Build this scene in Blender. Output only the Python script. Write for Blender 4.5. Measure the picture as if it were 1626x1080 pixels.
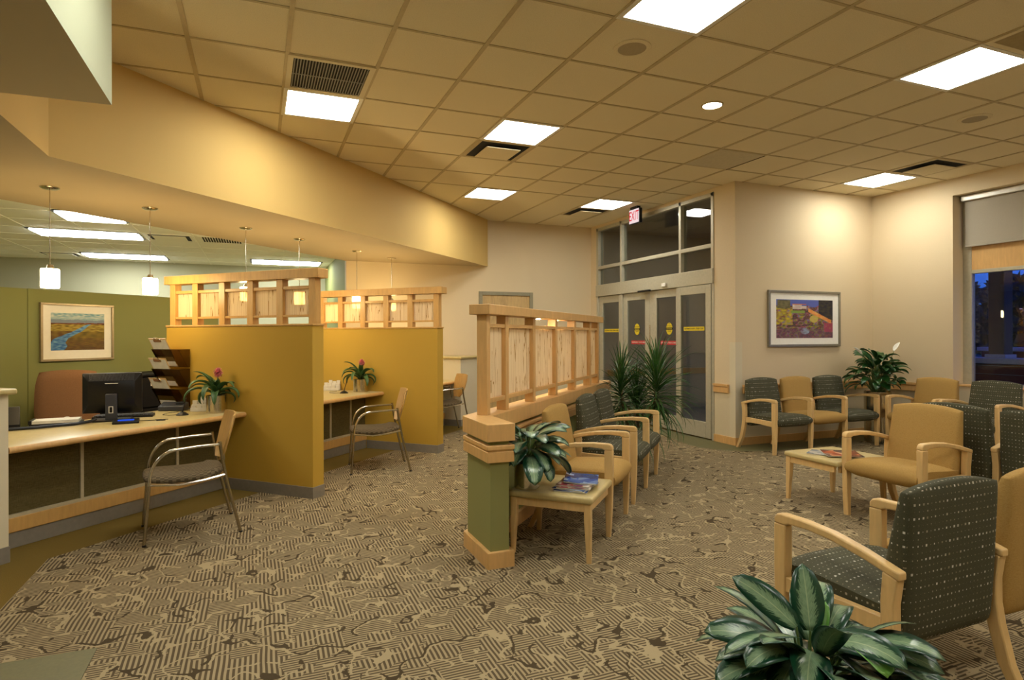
import bpy, bmesh, math, random
from math import pi, sin, cos, radians, sqrt
from mathutils import Vector, Matrix, Euler
random.seed(7)
SC = bpy.context.scene
COL = SC.collection
for o in list(bpy.data.objects):
    bpy.data.objects.remove(o)

# ------------------------------------------------------------------ camera, world, exposure
cam_d = bpy.data.cameras.new('camera')
cam = bpy.data.objects.new('camera', cam_d)
COL.objects.link(cam)
cam.location = (0, 0, 1.388)
cam.rotation_euler = (pi / 2, 0.0026, -(pi / 2 - 1.1906))
cam_d.sensor_fit = 'HORIZONTAL'
cam_d.sensor_width = 36
cam_d.lens = 967.19 / 1626 * 36
cam_d.shift_x = 0.01062
cam_d.shift_y = -0.00406
cam_d.clip_start = 0.05
cam_d.clip_end = 300
SC.camera = cam
SC.view_settings.view_transform = 'Standard'
SC.view_settings.look = 'None'
SC.view_settings.gamma = 1
SC.view_settings.use_curve_mapping = False
SC.view_settings.exposure = 1.62

W = bpy.data.worlds.new('dusk')
SC.world = W
W.use_nodes = True
wn = W.node_tree.nodes
wl = W.node_tree.links
wn.clear()
wo = wn.new('ShaderNodeOutputWorld')
wb = wn.new('ShaderNodeBackground')
wt = wn.new('ShaderNodeTexCoord')
wsep = wn.new('ShaderNodeSeparateXYZ')
wr = wn.new('ShaderNodeValToRGB')
wr.color_ramp.elements[0].position = 0.0
wr.color_ramp.elements[0].color = (0.02, 0.08, 0.26, 1)
wr.color_ramp.elements[1].position = 0.5
wr.color_ramp.elements[1].color = (0.004, 0.025, 0.22, 1)
e = wr.color_ramp.elements.new(0.16)
e.color = (0.008, 0.07, 0.50, 1)
wl.new(wt.outputs['Generated'], wsep.inputs[0])
wl.new(wsep.outputs['Z'], wr.inputs[0])
wl.new(wr.outputs[0], wb.inputs[0])
wb.inputs[1].default_value = 0.60
wl.new(wb.outputs[0], wo.inputs[0])

PANEL = 9.5          # brightness of the fluorescent ceiling panels
PCOL = (1.0, 0.975, 0.88)
OPANEL = 8.5
OCOL = (0.98, 1.0, 0.90)

# ------------------------------------------------------------------ materials
class NT:
    def __init__(s, name):
        s.m = bpy.data.materials.new(name)
        s.m.use_nodes = True
        s.t = s.m.node_tree
        s.t.nodes.clear()
        s.out = s.n('ShaderNodeOutputMaterial')
    def n(s, typ, **kw):
        nd = s.t.nodes.new(typ)
        for k, v in kw.items():
            setattr(nd, k, v)
        return nd
    def l(s, a, b):
        s.t.links.new(a, b)
    def val(s, sock, v):
        if isinstance(v, (int, float)):
            sock.default_value = v
        elif isinstance(v, tuple):
            sock.default_value = v if len(v) == 4 or sock.type == 'VECTOR' else v + (1,)
        else:
            s.l(v, sock)
    def math(s, op, a, b=0.0, c=None, clamp=False):
        nd = s.n('ShaderNodeMath', operation=op, use_clamp=clamp)
        s.val(nd.inputs[0], a); s.val(nd.inputs[1], b)
        if c is not None: s.val(nd.inputs[2], c)
        return nd.outputs[0]
    def mix(s, f, a, b):
        nd = s.n('ShaderNodeMix', data_type='RGBA')
        s.val(nd.inputs['Factor'], f)
        s.val(nd.inputs[6], a); s.val(nd.inputs[7], b)
        return nd.outputs[2]
    def coord(s, which='Object', scale=None, rot=None):
        tc = s.n('ShaderNodeTexCoord')
        o = tc.outputs[which]
        if scale is not None or rot is not None:
            mp = s.n('ShaderNodeMapping')
            if scale: mp.inputs['Scale'].default_value = scale
            if rot: mp.inputs['Rotation'].default_value = rot
            s.l(o, mp.inputs[0]); o = mp.outputs[0]
        return o
    def noise(s, vec, scale, detail=2.0, rough=0.5):
        nd = s.n('ShaderNodeTexNoise')
        nd.inputs['Scale'].default_value = scale
        nd.inputs['Detail'].default_value = detail
        nd.inputs['Roughness'].default_value = rough
        if vec is not None: s.l(vec, nd.inputs['Vector'])
        return nd.outputs['Fac']
    def ramp(s, f, stops):
        nd = s.n('ShaderNodeValToRGB')
        el = nd.color_ramp.elements
        el[0].position, el[0].color = stops[0][0], stops[0][1] + (1,)
        el[1].position, el[1].color = stops[-1][0], stops[-1][1] + (1,)
        for p, c in stops[1:-1]:
            x = el.new(p); x.color = c + (1,)
        s.val(nd.inputs[0], f)
        return nd.outputs[0]
    def bsdf(s, color, rough=0.5, metal=0.0, spec=0.5, bump=None, bstr=0.2, bdist=0.002, emis=None, estr=0.0):
        p = s.n('ShaderNodeBsdfPrincipled')
        s.val(p.inputs['Base Color'], color)
        s.val(p.inputs['Roughness'], rough)
        s.val(p.inputs['Metallic'], metal)
        s.val(p.inputs['Specular IOR Level'], spec)
        if bump is not None:
            b = s.n('ShaderNodeBump')
            b.inputs['Strength'].default_value = bstr
            b.inputs['Distance'].default_value = bdist
            s.l(bump, b.inputs['Height']); s.l(b.outputs[0], p.inputs['Normal'])
        if emis:
            s.val(p.inputs['Emission Color'], emis); p.inputs['Emission Strength'].default_value = estr
        s.l(p.outputs[0], s.out.inputs[0])
        return p

def simple(name, c, rough=0.5, metal=0.0, spec=0.5, var=0.06, nscale=30, bstr=0.0):
    t = NT(name)
    v = t.noise(t.coord(), nscale, 3)
    d = tuple(x * (1 - var) for x in c); l_ = tuple(min(1, x * (1 + var)) for x in c)
    col = t.ramp(v, [(0.3, d), (0.7, l_)])
    t.bsdf(col, rough, metal, spec, v if bstr else None, bstr)
    return t.m

def wood(name, c, rough=0.38, dark=0.75, axis='auto'):
    t = NT(name)
    co = t.coord()
    n1 = t.noise(t.coord(scale=(9, 9, 1.6)), 4, 4, 0.6)
    n2 = t.noise(co, 2.5, 2)
    f = t.math('MULTIPLY_ADD', n1, 0.6, t.math('MULTIPLY', n2, 0.4))
    col = t.ramp(f, [(0.35, tuple(x * dark for x in c)), (0.5, c), (0.66, tuple(min(1, x * 1.12) for x in c))])
    t.bsdf(col, rough, 0, 0.4)
    return t.m

def paint(name, c, rough=0.75, var=0.03):
    t = NT(name)
    v = t.noise(t.coord(), 120, 2)
    b = t.noise(t.coord(), 1.2, 2)
    col = t.ramp(b, [(0.3, tuple(x * (1 - var) for x in c)), (0.7, tuple(min(1, x * (1 + var)) for x in c))])
    t.bsdf(col, rough, 0, 0.3, v, 0.08, 0.001)
    return t.m

M = {}
M['maple'] = wood('maple wood', (0.65, 0.39, 0.145), 0.38, 0.91)
M['honey'] = wood('honey maple wood', (0.58, 0.34, 0.105), 0.38, 0.88)
M['chairwood'] = wood('chair beech wood', (0.68, 0.455, 0.19), 0.35, 0.92)
M['guestwood'] = wood('guest chair veneer', (0.50, 0.30, 0.095), 0.35, 0.9)
M['laminate'] = wood('counter laminate', (0.54, 0.43, 0.19), 0.3, 0.95)
M['doorwood'] = wood('door veneer', (0.52, 0.36, 0.16))
M['gold'] = paint('gold paint', (0.50, 0.312, 0.042))
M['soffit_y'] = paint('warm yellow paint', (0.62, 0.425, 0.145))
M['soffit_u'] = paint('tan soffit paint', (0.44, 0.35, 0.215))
M['bulk_u'] = paint('bulkhead underside paint', (0.52, 0.44, 0.29))
M['palegreen'] = paint('pale green paint', (0.42, 0.45, 0.31))
M['green'] = paint('olive green paint', (0.235, 0.25, 0.095))
M['piergreen'] = paint('sage green paint', (0.25, 0.245, 0.085))
M['greenwall'] = paint('light olive paint', (0.24, 0.26, 0.10))
M['offwall'] = paint('office grey beige paint', (0.42, 0.41, 0.29))
M['cream'] = paint('cream paint', (0.68, 0.60, 0.42))
M['rubber'] = simple('grey vinyl base', (0.22, 0.195, 0.155), 0.55)
M['bronze'] = simple('cream aluminium', (0.47, 0.44, 0.33), 0.4, 0.25)
M['doorframe'] = simple('taupe steel frame', (0.26, 0.235, 0.155), 0.45)
M['steel'] = simple('brushed steel', (0.64, 0.59, 0.48), 0.2, 1.0, 0.5, 0.1, 60)
M['chrome'] = simple('chrome', (0.75, 0.72, 0.66), 0.12, 1.0, 0.5, 0.02)
M['tube'] = simple('satin chrome leg', (0.42, 0.37, 0.28), 0.25, 1.0, 0.5, 0.02)
M['white'] = simple('white plastic', (0.78, 0.75, 0.66), 0.5)
M['gridbar'] = simple('ceiling grid bar', (0.50, 0.40, 0.225), 0.6)
M['paper'] = simple('white paper', (0.74, 0.70, 0.60), 0.7)
M['blackp'] = simple('black plastic', (0.008, 0.008, 0.009), 0.35, spec=0.35)
M['darkgrey'] = simple('charcoal plastic', (0.035, 0.037, 0.045), 0.4)
M['cabinet'] = simple('black steel cabinet', (0.007, 0.006, 0.006), 0.7, spec=0.2)
M['soil'] = simple('dark potting soil', (0.03, 0.02, 0.012), 0.95, var=0.4, bstr=0.6)
M['stem'] = simple('green stem', (0.10, 0.16, 0.04), 0.5)
M['cane'] = simple('dracaena cane', (0.20, 0.14, 0.075), 0.8, var=0.3)
M['pink'] = simple('pink bract', (0.70, 0.20, 0.23), 0.6, var=0.25, nscale=60)
M['spathe'] = simple('white spathe', (0.80, 0.78, 0.68), 0.5)
M['brownfab'] = simple('brown upholstery', (0.26, 0.125, 0.05), 0.9, var=0.12, nscale=200, bstr=0.15)
M['stone'] = simple('stone cap', (0.55, 0.52, 0.5), 0.8)
M['hedge'] = simple('dark evergreen leaves', (0.010, 0.035, 0.03), 0.9, var=0.5, nscale=6)
M['lawn'] = simple('dusk lawn', (0.02, 0.06, 0.06), 0.9, var=0.4, nscale=3)
M['asphalt'] = simple('pale parking surface', (0.25, 0.55, 0.75), 0.5, var=0.1, nscale=1)
M['column'] = simple('brown column', (0.10, 0.055, 0.04), 0.7)
M['vest'] = paint('vestibule taupe', (0.42, 0.375, 0.32))
M['vestfloor'] = simple('vestibule floor tile', (0.20, 0.215, 0.26), 0.5)
M['dark'] = simple('dark cavity', (0.012, 0.011, 0.010), 0.9)
M['louver'] = simple('grille blade', (0.20, 0.19, 0.16), 0.5)
M['speakgrey'] = simple('speaker grille', (0.40, 0.33, 0.21), 0.7, var=0.15, nscale=400)
M['blind'] = simple('roller blind cloth', (0.36, 0.315, 0.24), 0.8, var=0.05, nscale=200)
M['cassette'] = simple('blind cassette', (0.60, 0.57, 0.50), 0.4, 0.3)
M['yellow'] = simple('yellow sticker', (0.72, 0.55, 0.02), 0.5)
M['red'] = simple('red sticker', (0.55, 0.03, 0.035), 0.5)
M['ink'] = simple('black ink', (0.01, 0.01, 0.01), 0.5)
M['frame_ch'] = simple('pewter picture frame', (0.30, 0.275, 0.21), 0.35, 0.6)
M['frame_br'] = simple('champagne picture frame', (0.40, 0.33, 0.22), 0.35, 0.5)
M['mat'] = simple('cream picture mat', (0.86, 0.84, 0.76), 0.8, var=0.02)
M['framecream'] = simple('cream panel trim', (0.48, 0.41, 0.26), 0.5)

def mk_tile():
    t = NT('acoustic ceiling tile')
    co = t.coord()
    a = t.noise(co, 180, 3, 0.7)
    b = t.noise(co, 1.0, 2)
    col = t.ramp(a, [(0.3, (0.66, 0.58, 0.40)), (0.5, (0.78, 0.695, 0.50)), (0.7, (0.82, 0.735, 0.53))])
    col = t.mix(t.math('MULTIPLY', b, 0.18), col, (0.68, 0.54, 0.32))
    t.bsdf(col, 0.9, 0, 0.1, a, 0.25, 0.002)
    return t.m
M['tile'] = mk_tile()
M['otile'] = paint('office ceiling tile', (0.88, 0.87, 0.77))

def mk_wallpaper():
    t = NT('beige wallcovering with pale wainscot')
    co = t.coord()
    sp = t.n('ShaderNodeSeparateXYZ'); t.l(co, sp.inputs[0])
    low = t.math('LESS_THAN', sp.outputs['Z'], 0.70)
    n = t.noise(t.coord(scale=(40, 40, 40)), 4, 4, 0.7)
    up = t.ramp(n, [(0.3, (0.63, 0.51, 0.325)), (0.7, (0.70, 0.575, 0.375))])
    lo = t.ramp(n, [(0.3, (0.62, 0.53, 0.35)), (0.7, (0.68, 0.585, 0.39))])
    t.bsdf(t.mix(low, up, lo), 0.7, 0, 0.3, n, 0.06, 0.001)
    return t.m
M['wall'] = mk_wallpaper()

def mk_carpet():
    t = NT('basket weave and swirl carpet')
    co = t.coord()
    # wobbled coordinates
    w = t.n('ShaderNodeTexNoise'); w.inputs['Scale'].default_value = 5.0; w.inputs['Detail'].default_value = 1
    t.l(co, w.inputs['Vector'])
    off = t.n('ShaderNodeVectorMath', operation='MULTIPLY_ADD')
    t.l(w.outputs['Color'], off.inputs[0]); off.inputs[1].default_value = (0.07, 0.07, 0); t.l(co, off.inputs[2])
    off2 = t.n('ShaderNodeVectorMath', operation='MULTIPLY_ADD')
    t.l(w.outputs['Color'], off2.inputs[0]); off2.inputs[1].default_value = (0.012, 0.012, 0); t.l(co, off2.inputs[2])
    sp = t.n('ShaderNodeSeparateXYZ'); t.l(off2.outputs[0], sp.inputs[0])
    x, y = sp.outputs[0], sp.outputs[1]
    def stripes(v, per, duty=0.0):
        s_ = t.math('SINE', t.math('MULTIPLY', v, 2 * pi / per))
        return t.math('MULTIPLY_ADD', s_, 2.2, 0.5 + duty, clamp=True)
    sx = stripes(x, 0.021); sy = stripes(y, 0.019)
    vor = t.n('ShaderNodeTexVoronoi'); vor.inputs['Scale'].default_value = 10.5
    vor.distance = 'CHEBYCHEV'
    t.l(off.outputs[0], vor.inputs['Vector'])
    sc_ = t.n('ShaderNodeSeparateColor'); t.l(vor.outputs['Color'], sc_.inputs[0])
    pick = t.math('GREATER_THAN', sc_.outputs[0], 0.5)
    st_ = t.n('ShaderNodeMix', data_type='FLOAT')
    t.l(pick, st_.inputs[0]); t.l(sx, st_.inputs[2]); t.l(sy, st_.inputs[3])
    f = st_.outputs[0]
    # swirls: light ribbons with dark edging
    n = t.noise(co, 6.8, 1.0, 0.4)
    rib = t.math('LESS_THAN', t.math('ABSOLUTE', t.math('SUBTRACT', n, 0.50)), 0.020)
    rib2 = t.math('LESS_THAN', t.math('ABSOLUTE', t.math('SUBTRACT', n, 0.558)), 0.024)
    brk = t.math('GREATER_THAN', t.noise(co, 9.0, 1), 0.46)
    brk2 = t.math('GREATER_THAN', t.noise(co, 7.0, 1), 0.53)
    rib = t.math('MULTIPLY', rib, brk); rib2 = t.math('MULTIPLY', rib2, brk2)
    pile = t.noise(co, 420, 2)
    big = t.noise(co, 1.6, 2)
    base = t.mix(f, (0.092, 0.070, 0.041), (0.385, 0.305, 0.178))
    base = t.mix(rib, base, (0.42, 0.335, 0.195))
    base = t.mix(rib2, base, (0.055, 0.040, 0.022))
    base = t.mix(t.math('MULTIPLY', pile, 0.22), base, (0.15, 0.105, 0.055))
    base = t.mix(t.math('MULTIPLY', big, 0.10), base, (0.20, 0.15, 0.08))
    t.bsdf(base, 0.95, 0, 0.05, pile, 0.5, 0.004)
    return t.m
M['carpet'] = mk_carpet()
M['goldcarpet'] = simple('plain olive gold carpet', (0.175, 0.118, 0.030), 0.95, var=0.22, nscale=300, bstr=0.3, spec=0.05)
M['vinyl'] = simple('sage green vinyl', (0.13, 0.12, 0.045), 0.6, var=0.08, nscale=60)

def mk_tan():
    t = NT('tan chenille upholstery')
    n = t.noise(t.coord(scale=(60, 60, 400)), 2.0, 3, 0.7)
    n2 = t.noise(t.coord(), 260, 2)
    col = t.ramp(n, [(0.3, (0.315, 0.185, 0.05)), (0.55, (0.42, 0.262, 0.08)), (0.75, (0.49, 0.32, 0.11))])
    t.bsdf(col, 0.85, 0, 0.2, n2, 0.3, 0.002)
    return t.m
M['tan'] = mk_tan()

def mk_dots():
    t = NT('charcoal green upholstery with dotted rows')
    tc = t.n('ShaderNodeUVMap')
    sp = t.n('ShaderNodeSeparateXYZ'); t.l(tc.outputs[0], sp.inputs[0])
    u, v = sp.outputs[0], sp.outputs[1]
    du, dv = 0.0215, 0.0245
    cu = t.math('FLOOR', t.math('DIVIDE', u, du)); cv = t.math('FLOOR', t.math('DIVIDE', v, dv))
    fu = t.math('ABSOLUTE', t.math('SUBTRACT', t.math('FRACT', t.math('DIVIDE', u, du)), 0.5))
    fv = t.math('ABSOLUTE', t.math('SUBTRACT', t.math('FRACT', t.math('DIVIDE', v, dv)), 0.5))
    cb = t.n('ShaderNodeCombineXYZ'); t.l(cu, cb.inputs[0]); t.l(cv, cb.inputs[1])
    wn_ = t.n('ShaderNodeTexWhiteNoise', noise_dimensions='2D'); t.l(cb.outputs[0], wn_.inputs['Vector'])
    r = wn_.outputs['Value']
    odd = t.math('MODULO', t.math('ABSOLUTE', cv), 2.0)
    hw = t.math('MULTIPLY', t.math('MULTIPLY_ADD', r, 0.15, 0.06), t.math('SUBTRACT', 1.0, t.math('MULTIPLY', odd, 0.35)))
    mu = t.math('LESS_THAN', fu, hw)
    mv = t.math('LESS_THAN', fv, t.math('MULTIPLY', hw, du / dv))
    dot = t.math('MULTIPLY', mu, mv)
    rc = t.n('ShaderNodeSeparateColor'); t.l(wn_.outputs['Color'], rc.inputs[0])
    dc = t.mix(rc.outputs[1], (0.22, 0.19, 0.10), (0.62, 0.60, 0.52))
    dc = t.mix(t.math('MULTIPLY', odd, 0.75), dc, (0.17, 0.145, 0.075))
    n = t.noise(t.coord(), 300, 2)
    base = t.ramp(n, [(0.3, (0.054, 0.053, 0.028)), (0.7, (0.072, 0.070, 0.039))])
    t.bsdf(t.mix(dot, base, dc), 0.8, 0, 0.25, n, 0.25, 0.001)
    return t.m
M['dots'] = mk_dots()

def mk_check():
    t = NT('brown woven check upholstery')
    ch = t.n('ShaderNodeTexChecker'); ch.inputs['Scale'].default_value = 42
    t.l(t.coord(), ch.inputs['Vector'])
    n = t.noise(t.coord(), 200, 2)
    col = t.mix(ch.outputs['Fac'], (0.075, 0.055, 0.03), (0.15, 0.115, 0.065))
    t.bsdf(col, 0.85, 0, 0.2, n, 0.3, 0.001)
    return t.m
M['check'] = mk_check()

def mk_deskfab():
    t = NT('dark olive woven panel cloth')
    a = t.noise(t.coord(scale=(8, 8, 160)), 3, 3, 0.7); b = t.noise(t.coord(scale=(160, 160, 8)), 3, 3, 0.7)
    f = t.math('MULTIPLY_ADD', a, 0.5, t.math('MULTIPLY', b, 0.5))
    t.bsdf(t.ramp(f, [(0.35, (0.06, 0.045, 0.015)), (0.65, (0.16, 0.125, 0.05))]), 0.9, 0, 0.1)
    return t.m
M['deskfab'] = mk_deskfab()

def mk_agl():
    t = NT('silver variegated leaf')
    uvn = t.n('ShaderNodeUVMap')
    sp = t.n('ShaderNodeSeparateXYZ'); t.l(uvn.outputs[0], sp.inputs[0])
    u, v = sp.outputs[0], sp.outputs[1]
    av = t.math('ABSOLUTE', v)
    # slanted streak noise along the side veins
    cb = t.n('ShaderNodeCombineXYZ')
    t.l(t.math('SUBTRACT', t.math('MULTIPLY', u, 14.0), t.math('MULTIPLY', av, 6.0)), cb.inputs[0])
    t.l(t.math('MULTIPLY', v, 1.6), cb.inputs[1])
    geo = t.n('ShaderNodeObjectInfo')
    n = t.noise(cb.outputs[0], 1.6, 3, 0.7)
    edge = t.math('MULTIPLY_ADD', n, 1.5, t.math('SUBTRACT', av, 1.22))
    dark = t.math('MULTIPLY', t.math('ADD', edge, 0.05), 9.0, clamp=True)
    mid = t.math('LESS_THAN', av, 0.035)
    tip = t.math('MULTIPLY', t.math('SUBTRACT', u, 0.80), 4.0, clamp=True)
    dark = t.math('MAXIMUM', dark, t.math('MULTIPLY', tip, t.math('GREATER_THAN', n, 0.45)))
    silver = t.ramp(n, [(0.3, (0.12, 0.22, 0.115)), (0.7, (0.25, 0.36, 0.215))])
    col = t.mix(dark, silver, (0.006, 0.048, 0.022))
    col = t.mix(mid, col, (0.33, 0.42, 0.24))
    t.bsdf(col, 0.28, 0, 0.5)
    return t.m
M['agl'] = mk_agl()

def mk_leaf(name, c1, c2, rough=0.35):
    t = NT(name)
    n = t.noise(t.coord(), 9, 3)
    t.bsdf(t.ramp(n, [(0.3, c1), (0.7, c2)]), rough, 0, 0.5)
    return t.m
M['lily'] = mk_leaf('glossy deep green leaf', (0.006, 0.040, 0.006), (0.022, 0.095, 0.014))
M['young'] = mk_leaf('young bright green leaf', (0.08, 0.24, 0.03), (0.16, 0.36, 0.06))
M['drac'] = mk_leaf('dracaena leaf', (0.014, 0.055, 0.008), (0.05, 0.135, 0.022), 0.4)
M['brom'] = mk_leaf('bromeliad leaf', (0.030, 0.078, 0.020), (0.075, 0.155, 0.045), 0.4)

def mk_glass(name, tint=(0.80, 0.82, 0.80), refl=0.9, k=1.5):
    t = NT(name)
    tr = t.n('ShaderNodeBsdfTransparent'); tr.inputs[0].default_value = tint + (1,)
    gl = t.n('ShaderNodeBsdfGlossy'); gl.inputs['Roughness'].default_value = 0.01
    gl.inputs[0].default_value = (refl, refl, refl, 1)
    ge = t.n('ShaderNodeNewGeometry')
    dt = t.n('ShaderNodeVectorMath', operation='DOT_PRODUCT')
    t.l(ge.outputs['Incoming'], dt.inputs[0]); t.l(ge.outputs['Normal'], dt.inputs[1])
    om = t.math('SUBTRACT', 1.0, t.math('ABSOLUTE', dt.outputs['Value']), clamp=True)
    f = t.math('MULTIPLY', t.math('MULTIPLY_ADD', t.math('POWER', om, 5.0), 0.96, 0.04), k, clamp=True)
    mx = t.n('ShaderNodeMixShader')
    t.l(f, mx.inputs[0]); t.l(tr.outputs[0], mx.inputs[1]); t.l(gl.outputs[0], mx.inputs[2])
    t.l(mx.outputs[0], t.out.inputs[0])
    return t.m
M['glass'] = mk_glass('door glass')
M['winglass'] = mk_glass('window glass', (0.9, 0.92, 0.95), 0.8, 0.8)
M['smoke'] = mk_glass('smoked acrylic', (0.40, 0.31, 0.15), 0.6)

def mk_resin():
    t = NT('frosted resin with dried grass stems')
    co = t.coord()
    a = t.noise(t.coord(scale=(24, 24, 0.9)), 1.0, 1, 0.4)
    b = t.noise(t.coord(scale=(26, 26, 1.6), rot=(0.14, 0.10, 0)), 1.0, 1, 0.4)
    la = t.math('LESS_THAN', t.math('ABSOLUTE', t.math('SUBTRACT', a, 0.46)), 0.008)
    lb = t.math('LESS_THAN', t.math('ABSOLUTE', t.math('SUBTRACT', b, 0.57)), 0.008)
    ln = t.math('MAXIMUM', la, lb)
    tuft = t.math('GREATER_THAN', t.noise(t.coord(scale=(16, 16, 3)), 1.0, 3, 0.6), 0.68)
    ln = t.math('MAXIMUM', ln, t.math('MULTIPLY', tuft, 0.75))
    col = t.mix(ln, (0.93, 0.82, 0.63), (0.42, 0.26, 0.08))
    tl = t.n('ShaderNodeBsdfTranslucent'); t.l(col, tl.inputs[0])
    df = t.n('ShaderNodeBsdfDiffuse'); t.l(col, df.inputs[0])
    tr = t.n('ShaderNodeBsdfTransparent'); t.l(col, tr.inputs[0])
    m1 = t.n('ShaderNodeMixShader'); m1.inputs[0].default_value = 0.40
    t.l(tl.outputs[0], m1.inputs[1]); t.l(df.outputs[0], m1.inputs[2])
    m2 = t.n('ShaderNodeMixShader'); m2.inputs[0].default_value = 0.20
    t.l(m1.outputs[0], m2.inputs[1]); t.l(tr.outputs[0], m2.inputs[2])
    t.l(m2.outputs[0], t.out.inputs[0])
    return t.m
M['resin'] = mk_resin()

def emis(name, c, s):
    t = NT(name)
    e_ = t.n('ShaderNodeEmission'); e_.inputs[0].default_value = c + (1,); e_.inputs[1].default_value = s
    t.l(e_.outputs[0], t.out.inputs[0])
    return t.m
M['panel'] = emis('fluorescent diffuser', PCOL, PANEL)
M['opanel'] = emis('office fluorescent diffuser', OCOL, OPANEL)
M['pendant'] = emis('pendant glass glow', (1.0, 0.74, 0.36), 22.0)
M['spot'] = emis('downlight lamp', (1.0, 0.92, 0.76), 22.0)
M['exitface'] = emis('lit exit sign face', (1.0, 0.80, 0.80), 0.30)
M['exitred'] = emis('lit red letters', (0.9, 0.015, 0.03), 0.26)
M['screenblue'] = emis('small blue screen', (0.03, 0.12, 0.9), 0.28)
M['striplamp'] = emis('strip lamp', (1.0, 0.80, 0.48), 480.0)

def mk_brick():
    t = NT('brick')
    b = t.n('ShaderNodeTexBrick'); b.inputs['Scale'].default_value = 4.2
    b.inputs['Color1'].default_value = (0.16, 0.055, 0.04, 1); b.inputs['Color2'].default_value = (0.11, 0.04, 0.035, 1)
    b.inputs['Mortar'].default_value = (0.22, 0.18, 0.17, 1)
    t.l(t.coord(rot=(pi / 2, 0, pi / 2)), b.inputs['Vector'])
    t.bsdf(b.outputs['Color'], 0.9)
    return t.m
M['brick'] = mk_brick()

def mk_vcol():
    t = NT('painted picture')
    a = t.n('ShaderNodeVertexColor'); a.layer_name = 'Col'
    t.bsdf(a.outputs['Color'], 0.6, 0, 0.3)
    return t.m
M['art'] = mk_vcol()

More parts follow.
